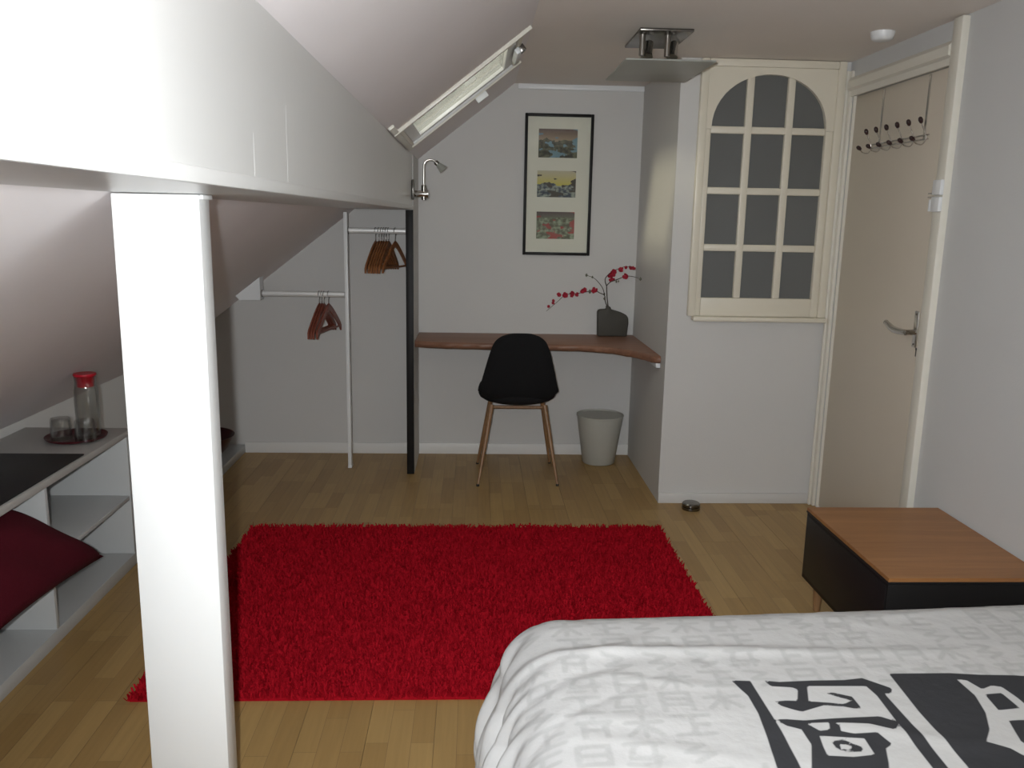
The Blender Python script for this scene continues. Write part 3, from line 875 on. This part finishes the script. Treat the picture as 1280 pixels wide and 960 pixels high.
    q = np.stack([ii[:-1, :-1], ii[1:, :-1], ii[1:, 1:], ii[:-1, 1:]], -1).reshape(-1, 4)
    org = np.array((0.9, 1.0, 0.14))
    co_l = co - org
    n = len(q)
    me.vertices.add(len(co_l)); me.vertices.foreach_set('co', co_l.ravel())
    me.loops.add(n * 4); me.loops.foreach_set('vertex_index', q.astype(np.int32).ravel())
    me.polygons.add(n); me.polygons.foreach_set('loop_start', np.arange(0, n * 4, 4, dtype=np.int32))
    me.polygons.foreach_set('loop_total', np.full(n, 4, dtype=np.int32))
    me.update(); me.validate()
    me.attributes.new('ink', 'FLOAT', 'POINT').data.foreach_set('value', ink.astype(np.float32))
    me.attributes.new('pale', 'FLOAT', 'POINT').data.foreach_set('value', pale.astype(np.float32))
    me.shade_smooth()
    m, nt, p = new_mat('printed_white_cotton')
    nn, l = nt.nodes, nt.links
    def thr(att, w):
        a = nn.new('ShaderNodeAttribute'); a.attribute_name = att
        mr = nn.new('ShaderNodeMapRange'); mr.inputs['From Min'].default_value = -w; mr.inputs['From Max'].default_value = w
        mr.inputs['To Min'].default_value = 1; mr.inputs['To Max'].default_value = 0
        l.new(a.outputs['Fac'], mr.inputs['Value']); return mr.outputs[0]
    tc = nn.new('ShaderNodeTexCoord')
    nz = nn.new('ShaderNodeTexNoise'); nz.inputs['Scale'].default_value = 9; nz.inputs['Detail'].default_value = 4
    l.new(tc.outputs['Object'], nz.inputs['Vector'])
    c0 = nn.new('ShaderNodeMix'); c0.data_type = 'RGBA'
    c0.inputs['A'].default_value = (0.475, 0.475, 0.475, 1); c0.inputs['B'].default_value = (0.52, 0.52, 0.52, 1)
    l.new(nz.outputs['Fac'], c0.inputs['Factor'])
    c1 = nn.new('ShaderNodeMix'); c1.data_type = 'RGBA'; c1.inputs['B'].default_value = (0.425, 0.425, 0.425, 1)
    l.new(thr('pale', 0.0025), c1.inputs['Factor']); l.new(c0.outputs['Result'], c1.inputs['A'])
    c2 = nn.new('ShaderNodeMix'); c2.data_type = 'RGBA'; c2.inputs['B'].default_value = (0.035, 0.036, 0.04, 1)
    l.new(thr('ink', 0.0012), c2.inputs['Factor']); l.new(c1.outputs['Result'], c2.inputs['A'])
    l.new(c2.outputs['Result'], p.inputs['Base Color'])
    p.inputs['Roughness'].default_value = 0.85; p.inputs['Specular IOR Level'].default_value = 0.2
    nb = nn.new('ShaderNodeTexNoise'); nb.inputs['Scale'].default_value = 26; nb.inputs['Detail'].default_value = 4
    l.new(tc.outputs['Object'], nb.inputs['Vector'])
    b = nn.new('ShaderNodeBump'); b.inputs['Strength'].default_value = 0.35; b.inputs['Distance'].default_value = 0.008
    l.new(nb.outputs['Fac'], b.inputs['Height']); l.new(b.outputs[0], p.inputs['Normal'])
    me.materials.append(m)
    o = bpy.data.objects.new('duvet', me); C.objects.link(o); o.location = org
    tag(o, 'white duvet with large black brush characters spread over the bed', 'duvet')
duvet()

# ------------------------------------------------------------------ bedside cabinet
ns = thing('bedside_cabinet', 'black bedside cabinet with an orange-brown wooden top', 'cabinet', (1.526, 2.665, 0))
NX0, NX1, NY0, NY1 = 1.272, 1.780, 2.345, 2.985
MB().box(NX0, NX1, NY0, NY1, 0.112, 0.372).build('body', M['black_lacquer'], ns, bevel=0.004)
MB().box(NX0 - .002, NX0, NY0 + .008, NY1 - .008, 0.130, 0.362).build('drawer_front', M['black_matt'], ns, bevel=0.0008)
MB().box(NX0 - 0.002, NX1, NY0 - .002, NY1 + .002, 0.3725, 0.379).build('top_edge', M['black_matt'], ns, bevel=0.001)
nb_ = 8
for k in range(nb_):
    y0 = NY0 + (NY1 - NY0) * k / nb_; y1 = NY0 + (NY1 - NY0) * (k + 1) / nb_
    MB().box(NX0, NX1, y0 + .0001, y1 - .0001, 0.3795, 0.392).build('top_stave', M['beech_top'], ns)
for lx in (NX0 + .045, NX1 - .045):
    for ly in (NY0 + .06, NY1 - .06):
        MB().lathe([(0.013, 0), (0.021, 0.1115)], (lx, ly, 0), 16).build('leg', M['leg_wood'], ns, smooth=40)

# ================================================================== SMALLER OBJECTS
# framed prints
def picture():
    x0, x1, z0, z1 = 0.282, 0.683, 1.236, 2.047
    t = thing('framed_prints', 'tall black frame with three small landscape prints on the far wall', 'picture', (0.482, YB, z0))
    b = 0.017; yf = YB - 0.022
    MB().box(x0, x0 + b, yf, YB - .001, z0, z1).build('frame_side', M['black_lacquer'], t, bevel=0.003)
    MB().box(x1 - b, x1, yf, YB - .001, z0, z1).build('frame_side', M['black_lacquer'], t, bevel=0.003)
    MB().box(x0 + b, x1 - b, yf, YB - .001, z0, z0 + b).build('frame_side', M['black_lacquer'], t, bevel=0.003)
    MB().box(x0 + b, x1 - b, yf, YB - .001, z1 - b, z1).build('frame_side', M['black_lacquer'], t, bevel=0.003)
    mt = MB().box(x0 + b, x1 - b, YB - 0.008, YB - 0.002, z0 + b, z1 - b).build('mount', M['mount'], t)
    MB().box(x0 + b, x1 - b, YB - 0.0165, YB - 0.015, z0 + b, z1 - b).build('pane', M['thin_glass'], t)
    def print_mat(name, sky0, sky1, land, land2, spot, amp, base, sc):
        m, nt, p = new_mat(name); n, l = nt.nodes, nt.links
        tc = n.new('ShaderNodeTexCoord'); sp = n.new('ShaderNodeSeparateXYZ'); l.new(tc.outputs['Generated'], sp.inputs[0])
        r1 = n.new('ShaderNodeValToRGB'); r1.color_ramp.elements[0].color = sky0; r1.color_ramp.elements[1].color = sky1
        r1.color_ramp.elements[0].position = .45
        l.new(sp.outputs['Z'], r1.inputs[0])
        n1 = n.new('ShaderNodeTexNoise'); n1.inputs['Scale'].default_value = sc; n1.inputs['Detail'].default_value = 5
        l.new(tc.outputs['Generated'], n1.inputs['Vector'])
        ad = n.new('ShaderNodeMath'); ad.operation = 'MULTIPLY_ADD'; ad.inputs[1].default_value = amp; ad.inputs[2].default_value = base - amp * .5
        l.new(n1.outputs['Fac'], ad.inputs[0])
        lt = n.new('ShaderNodeMath'); lt.operation = 'LESS_THAN'; l.new(sp.outputs['Z'], lt.inputs[0]); l.new(ad.outputs[0], lt.inputs[1])
        n2 = n.new('ShaderNodeTexNoise'); n2.inputs['Scale'].default_value = 9; n2.inputs['Detail'].default_value = 6
        l.new(tc.outputs['Generated'], n2.inputs['Vector'])
        r2 = n.new('ShaderNodeValToRGB'); r2.color_ramp.elements[0].color = land; r2.color_ramp.elements[1].color = land2
        r2.color_ramp.elements[0].position = .42; r2.color_ramp.elements[1].position = .62
        l.new(n2.outputs['Fac'], r2.inputs[0])
        mx = n.new('ShaderNodeMix'); mx.data_type = 'RGBA'; l.new(lt.outputs[0], mx.inputs['Factor']); l.new(r1.outputs[0], mx.inputs['A']); l.new(r2.outputs[0], mx.inputs['B'])
        n3 = n.new('ShaderNodeTexNoise'); n3.inputs['Scale'].default_value = 4.3; n3.inputs['Detail'].default_value = 3
        mp = n.new('ShaderNodeMapping'); mp.inputs['Location'].default_value = (4.2, 1.1, 7.7); l.new(tc.outputs['Generated'], mp.inputs[0]); l.new(mp.outputs[0], n3.inputs['Vector'])
        gt = n.new('ShaderNodeMath'); gt.operation = 'GREATER_THAN'; gt.inputs[1].default_value = .60; l.new(n3.outputs['Fac'], gt.inputs[0])
        m2 = n.new('ShaderNodeMix'); m2.data_type = 'RGBA'; m2.inputs['B'].default_value = spot
        l.new(gt.outputs[0], m2.inputs['Factor']); l.new(mx.outputs['Result'], m2.inputs['A'])
        l.new(m2.outputs['Result'], p.inputs['Base Color']); p.inputs['Roughness'].default_value = .6
        return m
    specs = [((0.363, 0.590, 1.800, 1.962), print_mat('dusk_print', srgb(190, 165, 140), srgb(105, 85, 80), srgb(62, 60, 50), srgb(110, 108, 88), srgb(120, 150, 165), .5, .62, 3.2)),
             ((0.360, 0.588, 1.574, 1.726), print_mat('yellow_print', srgb(205, 190, 90), srgb(195, 185, 165), srgb(62, 70, 84), srgb(160, 165, 155), srgb(75, 68, 60), .7, .50, 2.4)),
             ((0.361, 0.587, 1.332, 1.490), print_mat('red_leaf_print', srgb(140, 150, 125), srgb(95, 75, 75), srgb(95, 92, 72), srgb(160, 170, 145), srgb(165, 75, 68), .6, .75, 3.7))]
    for (a, b2, c, d), m in specs:
        MB().box(a, b2, YB - 0.0095, YB - 0.0081, c, d).build('print', m, mt)
picture()

# clamp lamp on the beam end
def wall_lamp():
    x = bx0 + 0.006; y = 4.585
    t = thing('wall_lamp', 'chrome gooseneck wall lamp with a frosted cup shade on the beam end', 'lamp', (x, y, 1.53))
    MB().box(bx0 + 0.0005, bx0 + 0.016, y - 0.032, y + 0.032, 1.534, 1.64).build('back_plate', M['steel_dark'], t, bevel=0.007)
    R = Matrix.Rotation(math.pi / 2, 4, 'Y')
    MB().lathe([(0.016, 0), (0.018, 0.004), (0.018, 0.05), (0.023, 0.052), (0.023, 0.072), (0.016, 0.074)], (0, 0, 0), 20,
               Matrix.Translation((bx0 + 0.016, y, 1.566)) @ R).build('swivel', M['chrome'], t, smooth=40)
    MB().lathe([(0.013, 0), (0.013, 0.075), (0.008, 0.078)], (bx0 + 0.064, y, 1.535), 18).build('joint', M['steel_dark'], t, smooth=40)
    g = [(bx0 + 0.064, y, 1.61), (bx0 + 0.064, y, 1.69), (bx0 + 0.068, y, 1.725), (bx0 + 0.088, y, 1.742), (bx0 + 0.112, y, 1.741), (bx0 + 0.128, y, 1.730)]
    MB().tube(bez(g, 6), 0.0055, 10).build('gooseneck', M['chrome'], t, smooth=60)
    e = Vector((bx0 + 0.124, y, 1.734)); dr = Vector((0.045, 0.0, -0.042)).normalized()
    Q = Matrix.Translation(e) @ dr.to_track_quat('Z', 'Y').to_matrix().to_4x4()
    MB().lathe([(0.008, 0), (0.013, 0.003), (0.013, 0.02), (0.010, 0.022)], (0, 0, 0), 18, Q).build('socket', M['steel_dark'], t, smooth=40)
    MB().lathe([(0.011, 0.0205), (0.014, 0.024), (0.024, 0.062), (0.0225, 0.062), (0.0125, 0.027)], (0, 0, 0), 20, Q).build('lamp_shade', M['frosted'], t, smooth=50)
wall_lamp()

# ceiling lamp
def ceiling_lamp():
    t = thing('ceiling_lamp', 'chrome ceiling lamp with spots above a frosted glass plate', 'lamp', (0.75, 3.70, ZC))
    MB().box(0.652, 0.872, 3.55, 3.91, ZC - 0.012, ZC - 0.001).build('ceiling_plate', M['steel_dark'], t, bevel=0.003)
    for (x, y) in ((0.678, 3.63), (0.782, 3.63)):
        MB().lathe([(0.0125, -0.082), (0.0125, 0)], (x, y, ZC - 0.0125), 16).build('spot_arm', M['steel_mid'], t, smooth=40)
        MB().lathe([(0.017, -0.010), (0.017, 0.0), (0.012, 0.006)], (x, y, ZC - 0.110), 16).build('spot_cap', M['steel_dark'], t, smooth=40)
        R = Matrix.Translation((x + 0.030, y + 0.02, ZC - 0.062)) @ Matrix.Rotation(math.radians(-16), 4, 'X') @ Matrix.Rotation(math.radians(10), 4, 'Y')
        sp = MB().lathe([(0.010, 0.034), (0.017, 0.028), (0.019, -0.018), (0.024, -0.034), (0.020, -0.034)], (0, 0, 0), 18, R).build('spot', M['chrome'], t, smooth=40)
        MB().lathe([(0.0001, -0.032), (0.020, -0.032), (0.020, -0.028), (0.0001, -0.028)], (0, 0, 0), 18, R).build('lens', M['frosted'], sp, smooth=40)
    for (x, y) in ((0.70, 3.75), (0.80, 3.75)):
        MB().lathe([(0.004, 2.056 - ZC), (0.004, -0.012)], (x, y, ZC), 10).build('glass_holder', M['steel_mid'], t, smooth=40)
    MB().box(0.565, 0.915, 3.35, 3.85, 2.049, 2.056).build('glass_plate', M['frosted'], t, bevel=0.002)
ceiling_lamp()

# smoke detector
sd = MB().lathe([(0.0001, -0.034), (0.030, -0.034), (0.040, -0.028), (0.045, -0.014), (0.047, 0.0)], (1.625, 3.51, ZC - 0.0005), 28)\
    .build('smoke_detector', M['plastic_white'], loc=(1.625, 3.51, ZC), smooth=50)
tag(sd, 'round white smoke detector on the ceiling near the door', 'smoke detector')

# over-door hook rack
def hook_rack():
    t = thing('hook_rack', 'over-door chrome hook rack with dark knobs', 'hook rack', (XR, 3.62, 1.79))
    xd = XR + 0.012
    for y in (3.43, 3.815):
        MB().box(xd - 0.0035, xd - 0.0005, y - 0.006, y + 0.006, 1.79, DZ - 0.010).build('strap', M['chrome'], t)
    for z, y0, y1 in ((1.806, 3.385, 3.885), (1.790, 3.39, 3.87)):
        MB().tube([(xd - 0.0075, y0, z), (xd - 0.0075, y1, z)], 0.0035, 8).build('bar', M['chrome'], t, smooth=50)
    for i in range(6):
        y = 3.872 - i * 0.0946
        h = MB().tube(bez([(xd - 0.062, y, 1.788), (xd - 0.05, y, 1.772), (xd - 0.025, y, 1.768), (xd - 0.013, y, 1.785), (xd - 0.013, y, 1.806), (xd - 0.038, y, 1.855)], 5), 0.0025, 8)\
            .build('hook', M['chrome'], t, smooth=60)
        for c, dr in (((xd - 0.040, y, 1.862), Vector((-0.35, 0, 0.9))), ((xd - 0.067, y, 1.790), Vector((-0.8, 0, 0.55)))):
            Q = Matrix.Translation(c) @ dr.normalized().to_track_quat('Z', 'Y').to_matrix().to_4x4()
            MB().lathe([(0.0001, -0.014), (0.006, -0.012), (0.0095, 0), (0.007, 0.010), (0.0001, 0.014)], (0, 0, 0), 12, Q).build('knob', M['knob'], h, smooth=70)
hook_rack()

# hangers
def hanger(name, m, loc, rz, label, group, broad=1.0):
    t = thing(name, label, 'hanger', loc, group)
    x, y, z = loc           # loc = hook contact on the rail
    parts = []
    n = 14
    vs, fs = [], []
    hw, dropz = (0.20 if rz > -.2 else 0.175), 0.135
    for i in range(2 * n + 1):
        s = (i - n) / n
        yy = s * hw; zz = -0.052 - dropz * abs(s) ** 1.25 - 0.006 * (abs(s) > .97)
        th = 0.0042 + 0.0012 * abs(s)         # half thickness
        hh = (0.017 - 0.003 * abs(s)) * broad
        vs += [(-th, yy, zz - hh), (th, yy, zz - hh), (th, yy, zz + hh * .8), (0, yy, zz + hh), (-th, yy, zz + hh * .8)]
    for i in range(2 * n):
        for k in range(5):
            a, b = i * 5 + k, i * 5 + (k + 1) % 5
            fs.append((a, b, b + 5, a + 5))
    fs += [(0, 1, 2, 3, 4)[::-1], tuple(2 * n * 5 + k for k in range(5))]
    c, s_ = math.cos(rz), math.sin(rz)
    def W(vv): return [(x + v[0] * c - v[1] * s_, y + v[0] * s_ + v[1] * c, z + v[2]) for v in vv]
    MB().add(W(vs), fs).build('shoulders', m, t, smooth=50)
    b = MB().tube([(0, -hw * .93, -0.182), (0, hw * .93, -0.182)], 0.0055, 8)
    b.v = W(b.v); b.build('trouser_bar', m, t, smooth=50)
    hk = [(0, 0, -0.04), (0, 0.0, -0.012), (0, 0.014, 0.004), (0, 0.016, 0.020), (0, 0.0, 0.036), (0, -0.016, 0.024), (0, -0.020, 0.010)]
    # ring rests with its inner top on the rail
    h = MB().tube(bez(hk, 5), 0.0016, 6)
    h.v = W(h.v); h.build('hook', M['steel_dark'], t, smooth=60)
    return t
zc1 = ZR1 - 0.017
ups = [(-0.556, .17), (-0.538, .17), (-0.524, .17), (-0.511, .17), (-0.498, .17), (-0.484, .17), (-0.447, .31)]
for i, (hx, rz) in enumerate(ups):
    if i < 6:
        hanger('wooden_hanger', M['hanger_wood'], (hx, 4.775, zc1), -rz, 'varnished wooden hanger in the close row on the short upper rail', 'hangers bunched on the upper rail')
    else:
        hanger('wooden_hanger', M['hanger_wood'], (hx, 4.775, zc1), -rz, 'wooden hanger turned askew on the upper rail nearest the black-edged board', 'hangers on the upper rail')
for i, (hx, rz) in enumerate([(-0.876, .14), (-0.862, .14), (-0.849, .14), (-0.824, .17)]):
    if i < 3:
        hanger('wooden_hanger', M['hanger_red'], (hx, 4.775, ZR2 - 0.017), -rz, 'reddish wooden hanger in the small bunch on the lower rail', 'hangers bunched on the lower rail', 1.3)
    else:
        hanger('wooden_hanger', M['hanger_red'], (hx, 4.775, ZR2 - 0.017), -rz, 'reddish hanger turned askew at the end of the lower bunch', 'hangers on the lower rail', 1.3)

# vase with blossom branches
def vase():
    y0, y1 = 4.985, 5.030
    out = [(0.741, 0.7605), (0.919, 0.7605), (0.926, 0.84), (0.924, 0.872), (0.912, 0.890), (0.88, 0.905), (0.835, 0.918), (0.818, 0.922), (0.815, 0.938), (0.789, 0.944),
           (0.790, 0.924), (0.755, 0.922), (0.742, 0.918), (0.736, 0.905)]
    v = MB().prism(out, 'y', y0, y1).build('vase', M['vase'], loc=(0.83, 5.007, 0.7605), bevel=0.007, seg=3)
    tag(v, 'dark asymmetric slab vase with a short neck on the desk', 'vase')
vase()
def blossom(c, r, parent, seed):
    rr = random.Random(seed); mb = MB()
    nrm = Vector((rr.uniform(-.6, .6), -1, rr.uniform(-.3, .6))).normalized()
    Q0 = nrm.to_track_quat('Z', 'Y').to_matrix().to_4x4()
    for k in range(5):
        a = 2 * math.pi * k / 5 + rr.random()
        vs = []
        for (l, w, h) in ((0, .15, 0), (.5, .52, .12), (.85, .5, .3), (1.05, .2, .42)):
            for s in (-1, 1): vs.append(Q0 @ Vector((r * (l * math.cos(a) - s * w * math.sin(a)), r * (l * math.sin(a) + s * w * math.cos(a)), r * h)) + Vector(c))
        mb.add(vs, [(0, 1, 3, 2), (2, 3, 5, 4), (4, 5, 7, 6)])
    mb.lathe([(0.0001, -r * .3), (r * .45, -r * .1), (r * .4, r * .35), (0.0001, r * .5)], (0, 0, 0), 7, Matrix.Translation(c) @ Q0)
    return mb.build('blossom', M['blossom'], parent, smooth=60)
def branch(label, loc, stems, blooms, buds):
    t = thing('blossom_branch', label, 'flower branch', loc, None)
    for pts, r0, r1 in stems:
        p = bez(pts, 5); n = len(p)
        MB().tube(p, [r0 + (r1 - r0) * i / (n - 1) for i in range(n)], 7).build('stem', M['stem'], t, smooth=70)
    for i, (x, z, r, *dy) in enumerate(blooms):
        blossom((x, 5.007 - 0.004 + 0.008 * ((i * 7) % 3 - 1) + (dy[0] if dy else 0), z), r, t, i + int(x * 1000))
    for (x, z, r, *dy) in buds:
        MB().lathe([(0.0001, -r * 1.4), (r * .8, -r * .5), (r, .2 * r), (0.0001, r * 1.5)], (x, 5.007 + (dy[0] if dy else 0), z), 8).build('bud', M['bud'], t, smooth=70)
    return t
yv = 5.007
branch('upright dark twig forking to the wall corner with crimson blossoms', (0.802, yv, 0.945),
       [([(0.802, yv, 0.935), (0.793, yv, 0.99), (0.787, yv, 1.063)], .0035, .003),
        ([(0.787, yv, 1.063), (0.777, yv, 1.09), (0.783, yv, 1.115), (0.815, yv, 1.145), (0.86, yv, 1.166), (0.90, yv, 1.178), (0.945, yv, 1.172)], .003, .0015),
        ([(0.787, yv, 1.063), (0.81, yv - .01, 1.087), (0.85, yv - .03, 1.105), (0.89, yv - .05, 1.124), (0.925, yv - .10, 1.126), (0.955, yv - .18, 1.118)], .003, .0015)],
       [(0.815, 1.135, .021), (0.826, 1.146, .017), (0.806, 1.122, .015), (0.868, 1.158, .016), (0.899, 1.172, .010), (0.925, 1.170, .013), (0.942, 1.169, .012), (0.812, 1.101, .014), (0.824, 1.099, .012), (0.888, 1.126, .018, -.05), (0.893, 1.119, .013, -.055)],
       [(0.845, 1.088, .006), (0.858, 1.09, .005), (0.952, 1.165, .006), (0.953, 1.118, .008, -.18)])
b2 = branch('arching dark twig reaching out over the desk with a row of crimson blossoms', (0.798, yv, 0.945),
       [([(0.797, yv - .006, 0.935), (0.782, yv - .006, 0.97), (0.776, yv - .006, 1.005), (0.745, yv - .004, 1.02), (0.715, yv, 1.034), (0.66, yv, 1.022), (0.60, yv, 1.012), (0.543, yv, 1.004), (0.491, yv, 0.959), (0.43, yv, 0.905)], .0032, .0012),
        ([(0.777, yv - .006, 1.0), (0.765, yv - .004, 1.045), (0.735, yv, 1.085), (0.707, yv, 1.108), (0.664, yv, 1.123)], .0025, .0012)],
       [(0.716, 1.036, .018), (0.708, 1.03, .013), (0.654, 1.034, .015), (0.640, 1.028, .013), (0.612, 1.008, .013), (0.585, 1.014, .016), (0.578, 1.002, .011), (0.537, 1.005, .017), (0.545, .998, .012), (0.500, 1.004, .014), (0.468, .968, .010), (0.467, .953, .010), (0.442, .934, .009)],
       [(0.664, 1.123, .008), (0.70, 1.112, .006), (0.775, 1.012, .007), (0.777, 0.985, .007), (0.688, 1.026, .010)])

# waste bin
bn = thing('waste_bin', 'frosted plastic waste bin on the floor under the desk', 'waste bin', (0.762, 4.90, 0))
MB().lathe([(0.0001, 0.0005), (0.092, 0.0005), (0.098, 0.006), (0.139, 0.295), (0.1355, 0.295), (0.0955, 0.010), (0.0001, 0.006)], (0.762, 4.90, 0), 40).build('bin_body', M['bin'], bn, smooth=50)
MB().lathe([(0.1385, 0.289), (0.142, 0.291), (0.142, 0.299), (0.1365, 0.299), (0.1355, 0.291)], (0.762, 4.90, 0), 40).build('rim', M['bin'], bn, smooth=50)

# floor stop
fs_ = thing('door_stop', 'small round dark metal door stop on the floor', 'door stop', (1.120, 4.06, 0))
MB().lathe([(0.046, 0.0), (0.047, 0.004), (0.047, 0.015), (0.043, 0.017)], (1.120, 4.06, 0), 28).build('base_ring', M['steel_dark'], fs_, smooth=40)
MB().lathe([(0.043, 0.0172), (0.046, 0.019), (0.046, 0.030), (0.040, 0.036), (0.0001, 0.038)], (1.120, 4.06, 0), 28).build('cap', M['steel_dark'], fs_, smooth=40)

# black panel on the counter
bm_ = MB().box(-1.722, -1.412, 2.02, 3.003, 0.5755, 0.581).build('black_mat', M['black_matt'], loc=(-1.567, 2.5, 0.5755), bevel=0.0015)
tag(bm_, 'flat rectangular black mat lying on the pale countertop', 'mat')

# tray, carafe, tumblers
tx, ty = -1.545, 3.235
tr = MB().lathe([(0.0001, 0.0), (0.092, 0.0), (0.108, 0.006), (0.112, 0.014), (0.108, 0.014), (0.098, 0.006), (0.0001, 0.005)], (tx, ty, 0.5755), 40)\
    .build('round_tray', M['burgundy_gloss'], loc=(tx, ty, 0.5755), smooth=40)
tag(tr, 'round dark burgundy tray on the pale countertop', 'tray')
cz = 0.5815
ca = thing('carafe', 'clear glass carafe with a red stopper on the round tray', 'carafe', (-1.507, 3.262, cz))
MB().lathe([(0.0001, 0.0), (0.040, 0.0), (0.044, 0.006), (0.0445, 0.06), (0.0450, 0.12), (0.0445, 0.182), (0.041, 0.198), (0.0385, 0.212), (0.041, 0.238),
            (0.039, 0.238), (0.0365, 0.213), (0.0385, 0.197), (0.0425, 0.180), (0.0425, 0.06), (0.040, 0.010), (0.0001, 0.008)], (-1.507, 3.262, cz), 30).build('glass_body', M['clear_thin'], ca, smooth=50)
MB().lathe([(0.0001, 0.196), (0.031, 0.196), (0.0325, 0.215), (0.038, 0.236), (0.042, 0.242), (0.040, 0.248), (0.0001, 0.248)], (-1.507, 3.262, cz), 26).build('stopper', M['red_plastic'], ca, smooth=50)
def tumbler(x, y, label):
    o = MB().lathe([(0.040, 0.0), (0.036, 0.075), (0.034, 0.082), (0.0001, 0.083), (0.0001, 0.074), (0.031, 0.073), (0.0375, 0.0)], (x, y, cz), 28)\
        .build('tumbler', M['clear_thin'], loc=(x, y, cz), smooth=50)
    tag(o, label, 'glass')
tumbler(-1.588, 3.208, 'clear tumbler upside down on the tray, standing clear of the carafe')
tumbler(-1.483, 3.178, 'clear tumbler upside down on the tray right against the carafe')

# cushion on the shelf
def cushion(name, A, B, Cc, D, th, m, label):
    A, B, Cc, D = map(Vector, (A, B, Cc, D))
    n = 22; ctr = (A + B + Cc + D) / 4
    nrm = (B - A).cross(Cc - A).normalized()
    if nrm.z < 0: nrm = -nrm
    vt, vb = [], []
    for i in range(n + 1):
        for j in range(n + 1):
            u, v = i / n, j / n
            p = A * (1 - u) * (1 - v) + B * u * (1 - v) + Cc * (1 - u) * v + D * u * v
            a, b = 2 * u - 1, 2 * v - 1
            # edges bow inwards between the corners
            p = ctr + (p - ctr) * (1 - 0.07 * ((1 - a * a) * abs(b) ** 3 + (1 - b * b) * abs(a) ** 3))
            h = th * (max(0, (1 - a * a) * (1 - b * b))) ** 0.42 * (1 + .06 * math.sin(9 * u + 5 * v) + .05 * math.sin(14 * v - 4 * u))
            vt.append(p + nrm * h); vb.append(p - nrm * h * .8)
    N = len(vt); fs = []
    for i in range(n):
        for j in range(n):
            a = i * (n + 1) + j; q = (a, a + 1, a + n + 2, a + n + 1)
            fs.append(q); fs.append(tuple(N + k for k in q)[::-1])
    loc = ctr.copy(); loc.z = min(p.z for p in vb)
    o = MB().add(vt + vb, fs).build(name, m, loc=loc, smooth=80)
    tag(o, label, 'cushion')
    return o
cushion('cushion', (-1.29, 2.826, .26), (-1.47, 2.57, .535), (-1.31, 2.19, .30), (-1.55, 2.00, .50), 0.092, M['burgundy'],
        'dark burgundy cushion stuffed into the low white shelf')

# wine-red bowl on the plinth
bo = MB().lathe([(0.0001, 0.0), (0.13, 0.0), (0.175, 0.05), (0.215, 0.125), (0.209, 0.125), (0.168, 0.054), (0.125, 0.008), (0.0001, 0.008)], (-1.612, 4.80, 0.0505), 40)\
    .build('bowl', M['burgundy_gloss'], loc=(-1.612, 4.80, 0.0505), smooth=45)
tag(bo, 'dark wine-red flared bowl on the low plinth by the far wall', 'bowl')

# ------------------------------------------------------------------ greenery beyond the roof window
def tree():
    t = thing('tree', 'leafy green tree outside beyond the roof window', 'tree', (-0.3, 11.5, -6.0))
    MB().tube([(-0.3, 11.5, -6), (-0.2, 11.5, -2), (-0.3, 11.4, 2.5)], [.22, .18, .07], 10).build('trunk', M['stem'], t, smooth=50)
    rr = np.random.default_rng(3); n = 9000
    p = rr.normal(size=(n, 3)); p /= np.linalg.norm(p, axis=1)[:, None]
    p *= rr.uniform(0.35, 1.0, n)[:, None] ** 0.5
    p = p * np.array([3.2, 2.0, 2.6]) + np.array([-0.3, 11.5, 3.0])
    a = rr.normal(size=(n, 3)); b = rr.normal(size=(n, 3)); a /= np.linalg.norm(a, axis=1)[:, None]; b /= np.linalg.norm(b, axis=1)[:, None]
    sz = rr.uniform(.07, .14, n)[:, None]
    v = np.stack([p - a * sz, p + b * sz * .5, p + a * sz, p - b * sz * .5], 1).reshape(-1, 3)
    mb = MB(); mb.v = [tuple(q) for q in v]; mb.f = [(4 * i, 4 * i + 1, 4 * i + 2, 4 * i + 3) for i in range(n)]
    base = Vector((-0.3, 11.5, -6.0))
    me = bpy.data.meshes.new('foliage'); me.from_pydata([Vector(q) - base for q in mb.v], [], mb.f)
    me.materials.append(M['leaf'])
    o = bpy.data.objects.new('foliage', me); C.objects.link(o); o.parent = t; o['kind'] = 'stuff'
M['leaf'] = mat('summer_leaf', (0.030, 0.042, 0.020, 1), 0.6, 0.3, 2)
tree()
